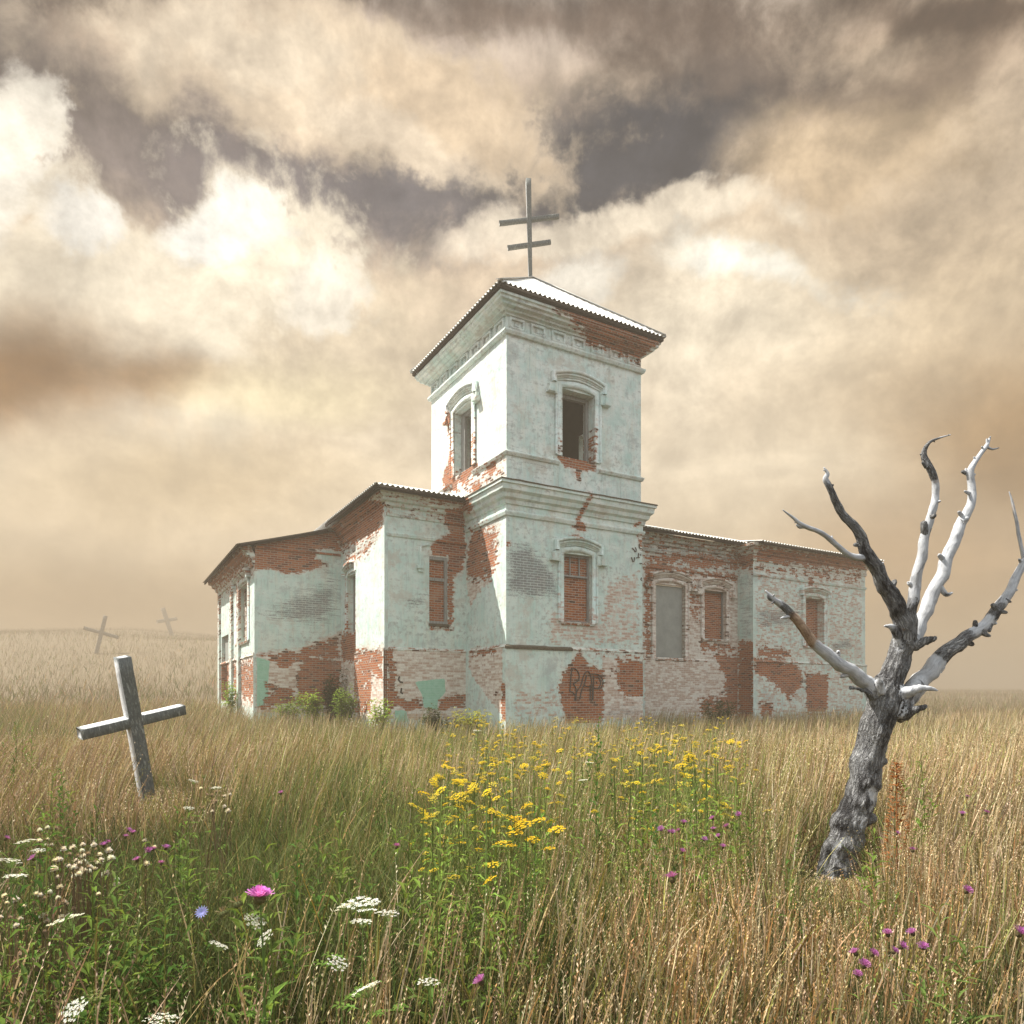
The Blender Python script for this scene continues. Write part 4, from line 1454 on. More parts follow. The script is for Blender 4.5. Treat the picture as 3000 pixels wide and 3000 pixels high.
mb = MB()      # eaves boards and rafters under the tower roof
for i in range(4):
    p, q = np.array(c4[i]), np.array(c4[(i + 1) % 4])
    ctr = np.array([TW / 2, TL_ / 2, 0])
    for off, zz, h_ in ((.07, -.06, .10), (.25, .02, .12)):
        sgn = lambda v: np.array([np.sign(v[0] - ctr[0]) * off, np.sign(v[1] - ctr[1]) * off, 0])
        gap = .012 * i
        mb = MB()
        board(mb, p - sgn(p) + (0, 0, zz + gap * .2), q - sgn(q) + (0, 0, zz + gap * .2), .05, h_)
        mb.obj("eaves_board", M_DARKWOOD, tower_roof)
# ridge caps on the hips
mb = MB()
for i in range(4):
    p = np.array(c4[i]) + (0, 0, .06)
    q = np.array(ap) + (0, 0, .05)
    mb = MB()
    board(mb, p, q, .20, .02)
    mb.obj("hip_cap", M_ROOF, tower_roof)

oN = .66
zNE = 8.22
yr = 6.8
zR = zNE + (yr - (N0 - oN)) * .325
xl = NX0 - oN
A_ = (xl, N0 - oN, zNE)
hipx = xl + (yr - N0 + oN)
nave_roof = corr_roof("nave_roof", [
    (A_, (-.02, N0 - oN, zNE), (-.02, N0 - oN + (-.02 - xl), zNE + (-.02 - xl) * .325), (-.021, N0 - oN + (-.021 - xl), zNE + (-.021 - xl) * .325)),
    ((-.02, N0, zNE + oN * .325), (TW + .02, N0, zNE + oN * .325), (TW + .02, yr, zR), (-.02, N0 - oN + (-.02 - xl), zNE + (-.02 - xl) * .325)),
    ((TW + .02, N0 - oN, zNE), (NX1 + .35, N0 - oN, zNE), (NX1 + .35, yr, zR), (TW + .02, yr, zR)),
    ((xl, 11.46, zNE), A_, (hipx, yr, zR), (hipx, yr, zR)),
    ((NX1 + .35, 11.46, zNE), (xl, 11.46, zNE), (hipx, yr, zR), (NX1 + .35, yr, zR)),
], rows=4)
mb = MB()
mb = MB()
board(mb, (xl + .06, N0 - oN + .07, zNE - .07), (-.05, N0 - oN + .07, zNE - .07), .05, .10)
mb.obj("eaves_board", M_DARKWOOD, nave_roof)
mb = MB()
board(mb, (xl + .07, N0 - oN + .10, zNE - .07), (xl + .07, 8.0, zNE - .07), .05, .10)
mb.obj("eaves_board", M_DARKWOOD, nave_roof)
mb = MB()
board(mb, (TW + .05, N0 - oN + .07, zNE - .07), (NX1 + .3, N0 - oN + .07, zNE - .07), .05, .10)
mb.obj("eaves_board", M_DARKWOOD, nave_roof)
mb = MB()
board(mb, (NX1 + .33, N0 - oN + .05, zNE - .02), (NX1 + .33, yr, zR - .04), .04, .12)
mb.obj("eaves_board", M_DARKWOOD, nave_roof)
z2E = 8.16
pe = .17
ew_roof = corr_roof("east_wing_roof", [
    ((NX1 - .12, 1.91 - .6, z2E), (21.2 + .6, 1.91 - .6, z2E), (18.2, 5.5, z2E + 4.19 * pe), (NX1 - .12, 5.5, z2E + 4.19 * pe)),
    ((21.8, 1.31, z2E), (21.8, 10.6, z2E), (18.2, 5.5, z2E + 4.19 * pe), (18.2, 5.5, z2E + 4.19 * pe)),
    ((21.8, 10.6, z2E), (NX1 - .12, 10.6, z2E), (NX1 - .12, 5.5, z2E + 4.19 * pe), (18.2, 5.5, z2E + 4.19 * pe)),
], rows=3)
mb = MB()
mb = MB()
board(mb, (NX1 - .1, 1.91 - .52, z2E - .07), (21.75, 1.91 - .52, z2E - .07), .05, .10)
mb.obj("eaves_board", M_DARKWOOD, ew_roof)
mb = MB()
board(mb, (NX1 - .08, 1.91 - .56, z2E - .05), (NX1 - .08, 4.5, z2E + .46), .05, .10)
mb.obj("eaves_board", M_DARKWOOD, ew_roof)
zW = l2top(-6.7) + .06
ww_roof = corr_roof("west_wing_roof", [
    ((-6.72, 17.5, float(l2top(-6.72)) + .10), (-6.72, 7.72, float(l2top(-6.72)) + .10), (-1.2, 7.72, float(l2top(-1.2)) + .10), (-1.2, 17.5, float(l2top(-1.2)) + .10)),
], M_TIN, amp=.006, lam=.35, rows=5)
mb = MB()
mb = MB()
board(mb, (-6.66, 7.78, float(l2top(-6.66)) + .035), (-3.4, 7.78, float(l2top(-3.4)) + .035), .05, .09)
mb.obj("eaves_board", M_DARKWOOD, ww_roof)
mb = MB()
board(mb, (-6.64, 7.86, float(l2top(-6.64)) + .03), (-6.64, 17.4, float(l2top(-6.64)) + .03), .05, .09)
mb.obj("eaves_board", M_DARKWOOD, ww_roof)

# ---- broken cornice stub sticking out behind the tower
mb = MB()
mb.box('TB', -.35, .05, -.6, .1, 9.0, 9.12, jit=.02)
mb.box('TB', -.22, .05, -.6, .1, 8.85, 9.0, jit=.02)
mb.obj("cornice_stub", M_WALL)
# ------------------------------------------------------------------ crosses
def cross_material(name, dark, mid, pale, amt=.5, side=0.0):
    mt, t, out = material(name)
    tcn = t.node('ShaderNodeTexCoord').outputs['Object']
    mp = t.node('ShaderNodeMapping')
    t.put(mp.inputs[0], tcn)
    mp.inputs['Scale'].default_value = (1, 1, .3)
    n1 = t.noise(tcn, 3.0, 5, .6).outputs['Fac']
    n2 = t.noise(mp.outputs[0], 42.0, 5, .75).outputs['Fac']
    n3 = t.noise(tcn, 90.0, 3, .7).outputs['Fac']
    col_ = t.mix(t.step(n2, .35, .65), dark, mid)
    fl = t.step(t.m('ADD', n2, t.m('MULTIPLY', t.m('SUBTRACT', n1, .5), .55)), .56 - .1 * amt, .64)
    col_ = t.mix(t.m('MULTIPLY', fl, .85), col_, pale)
    col_ = t.mix(t.m('MULTIPLY', t.step(n3, .6, .7), .5), col_, dark)
    if side:      # sunlight put into the colour: left faces and arm tops made pale
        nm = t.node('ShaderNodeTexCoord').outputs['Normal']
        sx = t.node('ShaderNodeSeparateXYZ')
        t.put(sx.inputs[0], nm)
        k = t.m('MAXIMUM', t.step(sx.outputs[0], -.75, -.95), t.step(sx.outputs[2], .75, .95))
        lit_tone = t.mix(t.step(n2, .36, .5), (.36, .37, .37), (.74, .75, .75))
        col_ = t.mix(t.m('MULTIPLY', k, side), col_, lit_tone)
    b = t.node('ShaderNodeBsdfPrincipled')
    t.put(b.inputs['Base Color'], col_)
    b.inputs['Roughness'].default_value = .85
    b.inputs['Specular IOR Level'].default_value = .3
    bp = t.node('ShaderNodeBump')
    bp.inputs['Strength'].default_value = .7
    bp.inputs['Distance'].default_value = .008
    t.put(bp.inputs['Height'], t.m('ADD', n2, t.m('MULTIPLY', fl, .6)))
    t.put(b.inputs['Normal'], bp.outputs[0])
    t.l.new(b.outputs[0], out.inputs[0])
    return mt


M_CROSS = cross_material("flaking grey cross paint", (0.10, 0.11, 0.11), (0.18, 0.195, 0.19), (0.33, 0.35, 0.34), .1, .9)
M_CROSSP = cross_material("misted cross timber", (0.20, 0.18, 0.15), (0.28, 0.255, 0.215), (0.46, 0.43, 0.37), .3)  # mist fade is put into this paler timber colour
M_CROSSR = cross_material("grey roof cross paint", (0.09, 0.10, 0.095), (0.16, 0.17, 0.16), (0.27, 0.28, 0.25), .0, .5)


def beam(name, p, q, w, d, mat, parent, q_scale=1.0, axis=None, seg=14, seed=0):
    """slightly irregular bevelled timber from p to q; w across, d deep (along local y)"""
    p, q = Vector(p), Vector(q)
    dr = (q - p)
    L = dr.length
    dr.normalize()
    yv = Vector((0, 1, 0)) if axis is None else Vector(axis)
    xv = dr.cross(yv).normalized()
    yv = xv.cross(dr).normalized()
    bv = min(w, d) * .07
    ring = []
    for sx, sy in ((1, 1), (-1, 1), (-1, -1), (1, -1)):
        if sx * sy > 0:
            ring += [(sx * (w / 2), sy * (d / 2 - bv)), (sx * (w / 2 - bv), sy * d / 2)]
        else:
            ring += [(sx * (w / 2 - bv), sy * d / 2), (sx * (w / 2), sy * (d / 2 - bv))]
    m = len(ring)
    V = []
    for k in range(seg + 1):
        t = k / seg
        s_ = 1 + (q_scale - 1) * t
        c = p + dr * (L * t)
        for (a, b) in ring:
            j = mnoise.noise_vector(Vector((a * 9 + seed, b * 9, t * L * 2.5))) * .006
            V.append(c + xv * a * s_ + yv * b * s_ + j)
    Q = []
    for k in range(seg):
        for i in range(m):
            i2 = (i + 1) % m
            Q.append((k * m + i, k * m + i2, (k + 1) * m + i2, (k + 1) * m + i))
    T = []
    for base, c in ((0, p), (seg * m, q)):
        V.append(c + dr * (.004 if base else -.004))
        ci = len(V) - 1
        for i in range(m):
            T.append((base + i, base + (i + 1) % m, ci))
    me = mesh_np(name, np.array([tuple(v) for v in V]), [np.array(Q), np.array(T)])
    return link_mesh(name, me, mat, parent)


def make_cross(base, yaw, roll, pitch, H, w, d, bars, mat, label, group, taper=1.0, d2=None):
    root = empty("grave_cross", base)
    root.rotation_euler = (Matrix.Rotation(yaw, 3, 'Z') @ Matrix.Rotation(pitch, 3, 'X') @ Matrix.Rotation(roll, 3, 'Y')).to_euler()
    tag(root, label, "cross", group)
    beam("upright", (0, 0, -.45), (0, 0, H), w, d, mat, root, taper, seed=base[0])
    for (z, L, off, tilt, bw) in bars:
        a = Vector((-L / 2 + off, 0, z - math.tan(tilt) * (L / 2)))
        b = Vector((L / 2 + off, 0, z + math.tan(tilt) * (L / 2)))
        beam("crossbar", a, b, bw, (d2 or d) * .985, mat, root, seed=base[1] + z)
    return root


gp = hit(450, 2302, .50)
gp.z = float(ground_z(gp.x, gp.y))
k_ = gp.y / F3
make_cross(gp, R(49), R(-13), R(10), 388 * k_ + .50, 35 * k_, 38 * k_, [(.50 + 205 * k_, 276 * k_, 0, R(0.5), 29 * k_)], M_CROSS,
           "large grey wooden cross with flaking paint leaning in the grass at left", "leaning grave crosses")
for (px, py, top, ln, yaw, rl, ti, lb, dist) in (
        (282, 1915, 1803, 84, 30, 12, -3, "small pale cross tilted right on the misty slope behind the large cross", 95),
        (503, 1862, 1782, 50, 38, -17, -4, "faint thin cross tilted left, farthest off in the mist beside the church", 120)):
    g = at_depth(px, py, dist)
    # walk to where the slope meets this sight line
    h_ = hit(px, py, .0)
    if 40 < h_.y < 180:
        g = h_
    g.z = float(ground_z(g.x, g.y))
    k2 = g.y / F3
    print('far cross', g, k2)
    make_cross(g, R(yaw), R(rl), 0, (py - top) * k2 * 1.02, 10.5 * k2, 11 * k2, [((py - top) * k2 * .56, ln * k2 * 1.1, 0, R(ti), 9.5 * k2)], M_CROSSP, lb, "leaning grave crosses")

# the cross on the tower: fixed to the roof, part of the church
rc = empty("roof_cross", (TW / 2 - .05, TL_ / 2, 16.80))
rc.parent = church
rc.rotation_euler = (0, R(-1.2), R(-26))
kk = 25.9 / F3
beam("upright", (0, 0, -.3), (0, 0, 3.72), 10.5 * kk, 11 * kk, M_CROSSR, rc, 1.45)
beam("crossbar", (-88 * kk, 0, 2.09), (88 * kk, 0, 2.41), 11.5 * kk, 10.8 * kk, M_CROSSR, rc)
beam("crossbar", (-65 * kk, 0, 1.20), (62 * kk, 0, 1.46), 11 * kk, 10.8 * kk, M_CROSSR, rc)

# ------------------------------------------------------------------ dead tree
def bark_material():
    mt, t, out = material("charred bark and bare wood")
    at = t.node('ShaderNodeAttribute', attribute_name='bark')
    sp = t.node('ShaderNodeSeparateColor')
    t.put(sp.inputs[0], at.outputs['Color'])
    bpv = t.node('ShaderNodeAttribute', attribute_name='bpos').outputs['Vector']
    n1 = t.noise(bpv, 9.0, 6, .65).outputs['Fac']
    n2 = t.noise(bpv, 42.0, 6, .7, .6).outputs['Fac']
    n3 = t.noise(bpv, 4.0, 4, .6).outputs['Fac']
    wv = t.v('ADD', bpv, t.v('SCALE', t.v('SUBTRACT', t.noise(bpv, 16.0, 4, .7).outputs['Color'], (.5, .5, .5)), scale=.075))
    stv = t.v('MULTIPLY', wv, (1.0, 1.0, 0.42))
    vor = t.node('ShaderNodeTexVoronoi', feature='DISTANCE_TO_EDGE')
    t.put(vor.inputs['Vector'], stv)
    vor.inputs['Scale'].default_value = 44.0
    fis0 = t.step(vor.outputs['Distance'], 0.0, 0.22)
    rid = t.noise(stv, 60.0, 4, .7).outputs['Fac']
    fis = t.m('MULTIPLY', fis0, t.step(rid, .3, .6, .55, 1.0))
    gv = t.v('MULTIPLY', bpv, (9.0, 9.0, 0.55))
    grain = t.noise(gv, 9.0, 5, .7).outputs['Fac']
    patch = t.noise(t.v('MULTIPLY', wv, (1, 1, .7)), 7.0, 5, .7).outputs['Fac']
    dark = t.ramp(n2, [(.3, (.09, .09, .095)), (.48, (.21, .21, .215)), (.66, (.40, .40, .40))])
    dark = t.mix(t.m('MULTIPLY', t.step(patch, .46, .55), .9), dark, t.mix(n2, (.26, .27, .28), (.52, .52, .51)))
    dark = t.mix(t.m('MULTIPLY', t.m('SUBTRACT', 1.0, fis), .6), dark, (.03, .029, .03))
    dark = t.mix(t.m('MULTIPLY', t.step(patch, .46, .40), .9), dark, (.022, .021, .022))
    wood = t.ramp(n2, [(.28, (.27, .28, .30)), (.5, (.44, .455, .475)), (.75, (.58, .59, .60))])
    wood = t.mix(t.m('MULTIPLY', t.step(n1, .55, .72), .6), wood, (.22, .22, .23))
    wood = t.mix(t.m('MULTIPLY', t.step(grain, .54, .66), .6), wood, (.24, .24, .25))
    warm = t.mix(t.step(n2, .35, .65), (.19, .12, .08), (.42, .30, .21))
    k = t.step(t.m('ADD', sp.outputs[0], t.m('ADD', t.m('MULTIPLY', t.m('SUBTRACT', n1, .5), .95), t.m('MULTIPLY', t.m('SUBTRACT', n2, .5), .55))), .42, .58)
    kw = t.step(t.m('ADD', sp.outputs[1], t.m('MULTIPLY', t.m('SUBTRACT', n1, .5), .9)), .42, .62)
    c_ = t.mix(k, wood, dark)
    c_ = t.mix(kw, c_, warm)
    b = t.node('ShaderNodeBsdfPrincipled')
    t.put(b.inputs['Base Color'], c_)
    b.inputs['Roughness'].default_value = .85
    b.inputs['Specular IOR Level'].default_value = .3
    h = t.m('MULTIPLY', k, t.m('ADD', t.m('MULTIPLY', fis, .012), t.m('MULTIPLY', n2, .010)))
    h = t.m('ADD', h, t.m('MULTIPLY', n2, .003))
    bp = t.node('ShaderNodeBump')
    bp.inputs['Strength'].default_value = 1.0
    bp.inputs['Distance'].default_value = 1.3
    t.put(bp.inputs['Height'], h)
    t.put(b.inputs['Normal'], bp.outputs[0])
    t.l.new(b.outputs[0], out.inputs[0])
    return mt


M_BARK = bark_material()
TD = 5.1
S19 = 3000 / 1932
tree_root = empty("dead_tree", (0, 0, 0))
tag(tree_root, "leafless dead tree with charred trunk and bleached bare branches leaning right", "tree")
tb = at_depth(1572 * S19, 1662 * S19, TD)
tree_root.location = (tb.x, tb.y, float(ground_z(tb.x, tb.y)))
T0 = tree_root.location.copy()


def tp(x, y, r, dy):
    d = TD + dy
    p = at_depth(x * S19, y * S19, d) - T0
    return p, r * S19 / F3 * d * (.86 if r < 20 else .85)


def tube(path, sides=14, step=.018, rough=.10, freq=9.0, seed=0.0, tip=True, fade0=0.0):
    """path: (x, y, r, dy, bark, warm) in photograph units; returns V, Q, T, attribute rows"""
    pts = []
    for (x, y, r, dy, bk, wm) in path:
        p, rr = tp(x, y, r, dy)
        pts.append((p, rr, bk, wm))
    # catmull-rom resample
    out = []
    n = len(pts)
    for i in range(n - 1):
        p0, p1, p2, p3 = pts[max(0, i - 1)], pts[i], pts[i + 1], pts[min(n - 1, i + 2)]
        L = (p2[0] - p1[0]).length
        m = max(2, int(L / step))
        for k in range(m):
            t = k / m
            c = .5 * ((2 * p1[0]) + (p2[0] - p0[0]) * t + (2 * p0[0] - 5 * p1[0] + 4 * p2[0] - p3[0]) * t * t + (3 * p1[0] - p0[0] - 3 * p2[0] + p3[0]) * t ** 3)
            out.append((c, p1[1] + (p2[1] - p1[1]) * t, p1[2] + (p2[2] - p1[2]) * t, p1[3] + (p2[3] - p1[3]) * t))
    out.append(pts[-1])
    V, A, B = [], [], []
    ref = Vector((0.3, 1, 0.1))
    s_len = 0.0
    for i, (c, r, bk, wm) in enumerate(out):
        d = (out[min(i + 1, len(out) - 1)][0] - out[max(i - 1, 0)][0]).normalized()
        if i:
            s_len += (c - out[i - 1][0]).length
        u = d.cross(ref).normalized()
        v = d.cross(u).normalized()
        wob = mnoise.noise_vector(Vector((seed, 3.3, s_len * 9))) * (r * .30 + .0015)
        for q in range(sides):
            a = 2 * math.pi * q / sides
            ca, sa = math.cos(a), math.sin(a)
            nz = mnoise.noise(Vector((ca * 1.5 + seed, sa * 1.5, s_len * freq))) * rough + mnoise.noise(Vector((ca * 3 + seed, sa * 3, s_len * freq * .35))) * rough
            rr = r * (1 + nz)
            V.append(c + wob + (u * ca + v * sa) * rr)
            A.append((bk, wm, 0, 1))
            B.append((ca * r * 1.2 + seed, sa * r * 1.2, s_len * .45))
    Q = []
    for i in range(len(out) - 1):
        for q in range(sides):
            q2 = (q + 1) % sides
            Q.append((i * sides + q, i * sides + q2, (i + 1) * sides + q2, (i + 1) * sides + q))
    T = []
    for base, c, d in ((0, out[0], -1), ((len(out) - 1) * sides, out[-1], 1)):
        ci = len(V)
        V.append(c[0] + ((out[-1][0] - out[-2][0]).normalized() * c[1] * .6 if d > 0 else Vector((0, 0, 0))))
        A.append((c[2], c[3], 0, 1))
        B.append((seed, 0, s_len if d > 0 else 0))
        T += [(base + q, base + (q + 1) % sides, ci) for q in range(sides)]
    return [tuple(v) for v in V], Q, T, A, B


def tube_obj(name, paths, parent, **kw):
    VV, QQ, TT, AA, BB = [], [], [], [], []
    for i, pth in enumerate(paths):
        V, Q, T, A, B = tube(pth, seed=len(name) * 3.1 + i * 7.7 + pth[0][0] * .01, **kw)
        n0 = len(VV)
        VV += V
        QQ += [tuple(k + n0 for k in q) for q in Q]
        TT += [tuple(k + n0 for k in q) for q in T]
        AA += A
        BB += B
    me = mesh_np(name, np.array(VV), [np.array(QQ), np.array(TT)], {'bark': ('FLOAT_COLOR', np.array(AA)), 'bpos': ('FLOAT_VECTOR', np.array(BB))}, smooth=True)
    return link_mesh(name, me, M_BARK, parent)


trunk_paths = [
    [(1560, 1745, 46, 0, 1, 0), (1566, 1700, 44, 0, .7, 0), (1574, 1655, 40, 0, .55, 0), (1586, 1605, 37, 0, .75, .1), (1604, 1545, 35, 0, .7, .3), (1622, 1485, 33, 0, .7, .1), (1638, 1425, 33, 0, .85, .05), (1653, 1370, 35, 0, .95, 0), (1668, 1320, 38, 0, .7, 0), (1688, 1272, 28, 0, 1, 0), (1701, 1230, 25, 0, 1, 0), (1710, 1195, 25, 0, 1, 0), (1714, 1180, 17, 0, 1, 0)],
    [(1668, 1340, 26, -.02, .9, .1), (1655, 1312, 21, -.04, .8, .2), (1640, 1292, 17, -.06, .6, .2)],
    [(1680, 1350, 30, .0, .5, 0), (1710, 1318, 24, 0, .4, 0), (1732, 1290, 19, 0, .3, 0)],
    [(1700, 1215, 13, -.03, .9, 0), (1690, 1192, 9, -.06, .6, 0), (1680, 1183, 6, -.08, .3, 0), (1667, 1182, 3, -.1, .3, 0)],
    [(1712, 1225, 13, -.03, 1, 0), (1735, 1213, 10, -.08, .9, 0), (1752, 1208, 8, -.1, .9, 0), (1766, 1205, 6, -.12, .8, 0)],
    [(1700, 1308, 16, -.06, .5, 0), (1730, 1300, 10, -.12, .4, 0), (1752, 1300, 6, -.14, .4, 0), (1772, 1304, 2, -.15, .4, 0)],
    [(1705, 1350, 16, -.04, .8, 0), (1728, 1338, 9, -.1, .6, 0), (1750, 1332, 6, -.12, .5, 0)],
    [(1650, 1318, 10, -.05, 1, .2), (1632, 1305, 6, -.1, 1, .2), (1618, 1299, 5, -.12, 1, .1), (1604, 1298, 4, -.13, 1, .1)],
    [(1615, 1545, 24, 0, .7, 0), (1638, 1546, 15, -.05, .9, 0), (1653, 1543, 7, -.06, .9, 0)],
    [(1664, 1308, 9, -.1, .2, 0), (1660, 1292, 11, -.12, .2, 0), (1657, 1282, 8, -.12, .2, 0)],
    [(1596, 1470, 6, -.02, .8, 0), (1700, 1395, 8, -.02, .8, 0)][0:0] or [(1640, 1440, 20, 0, .9, 0), (1672, 1436, 8, 0, .9, 0)],
]


def trunk_object():
    VV, QQ, TT = [], [], []
    sk = []
    for i, pth in enumerate(trunk_paths):
        V, Q, T, A, B = tube(pth, sides=20, step=.02, rough=.12, freq=6, seed=i * 5.3)
        n0 = len(VV)
        VV += V
        QQ += [tuple(k + n0 for k in q) for q in Q]
        TT += [tuple(k + n0 for k in q) for q in T]
        sk += [(v, a) for v, a in zip(V, A)]
    me = mesh_np("trunk_raw", np.array(VV), [np.array(QQ), np.array(TT)])
    tmp = bpy.data.objects.new("trunk_raw", me)
    COL.objects.link(tmp)
    md = tmp.modifiers.new("r", 'REMESH')
    md.mode = 'VOXEL'
    md.voxel_size = .0075
    dg = bpy.context.evaluated_depsgraph_get()
    me2 = bpy.data.meshes.new_from_object(tmp.evaluated_get(dg))
    bpy.data.objects.remove(tmp, do_unlink=True)
    n = len(me2.vertices)
    co = np.empty(n * 3, np.float32)
    me2.vertices.foreach_get('co', co)
    co = co.reshape(-1, 3).astype(float)
    # relax, then raise the bark
    ed = np.empty(len(me2.edges) * 2, np.int32)
    me2.edges.foreach_get('vertices', ed)
    ed = ed.reshape(-1, 2)
    deg = np.bincount(ed.ravel(), minlength=n).astype(float)
    for _ in range(5):
        acc = np.zeros_like(co)
        np.add.at(acc, ed[:, 0], co[ed[:, 1]])
        np.add.at(acc, ed[:, 1], co[ed[:, 0]])
        co = co * .45 + acc / deg[:, None] * .55
    me2.vertices.foreach_set('co', co.astype(np.float32).ravel())
    me2.update()
    nr = np.empty(n * 3, np.float32)
    me2.vertices.foreach_get('normal', nr)
    nr = nr.reshape(-1, 3)
    ax = Vector((.27, 0, .96)).normalized()
    along = co @ np.array(ax)
    lat = co - along[:, None] * np.array(ax)
    bpos = lat * 1.25 + along[:, None] * np.array(ax) * .5
    ridge = np.abs(vnoise(np.column_stack([lat * 2.2, ]) + along[:, None] * np.array(ax) * .45, 13, 2, 4) - .5) * 2
    lump = vnoise(co, 6.0, 4, 3) - .5
    from mathutils import kdtree
    kd = kdtree.KDTree(len(sk))
    for i, (v, a) in enumerate(sk):
        kd.insert(v, i)
    kd.balance()
    bark = np.zeros((n, 4))
    for i in range(n):
        _, j, _ = kd.find(co[i])
        bark[i] = sk[j][1]
    co2 = co + nr * ((ridge - .35) * .024 * np.clip(bark[:, :1].ravel(), .3, 1) + lump * .026)[:, None]
    # grey lichen-bare side and dark scars on the trunk
    scar = vnoise(co, 5.0, 9, 3)
    bark[:, 0] = np.clip(bark[:, 0] + (scar - .5) * 1.5, 0, 1)
    me3 = mesh_np("trunk", co2, [np.array([p.vertices[:] for p in me2.polygons if len(p.vertices) == 4])],
                  {'bark': ('FLOAT_COLOR', bark), 'bpos': ('FLOAT_VECTOR', bpos)}, smooth=True)
    return link_mesh("trunk", me3, M_BARK, tree_root)


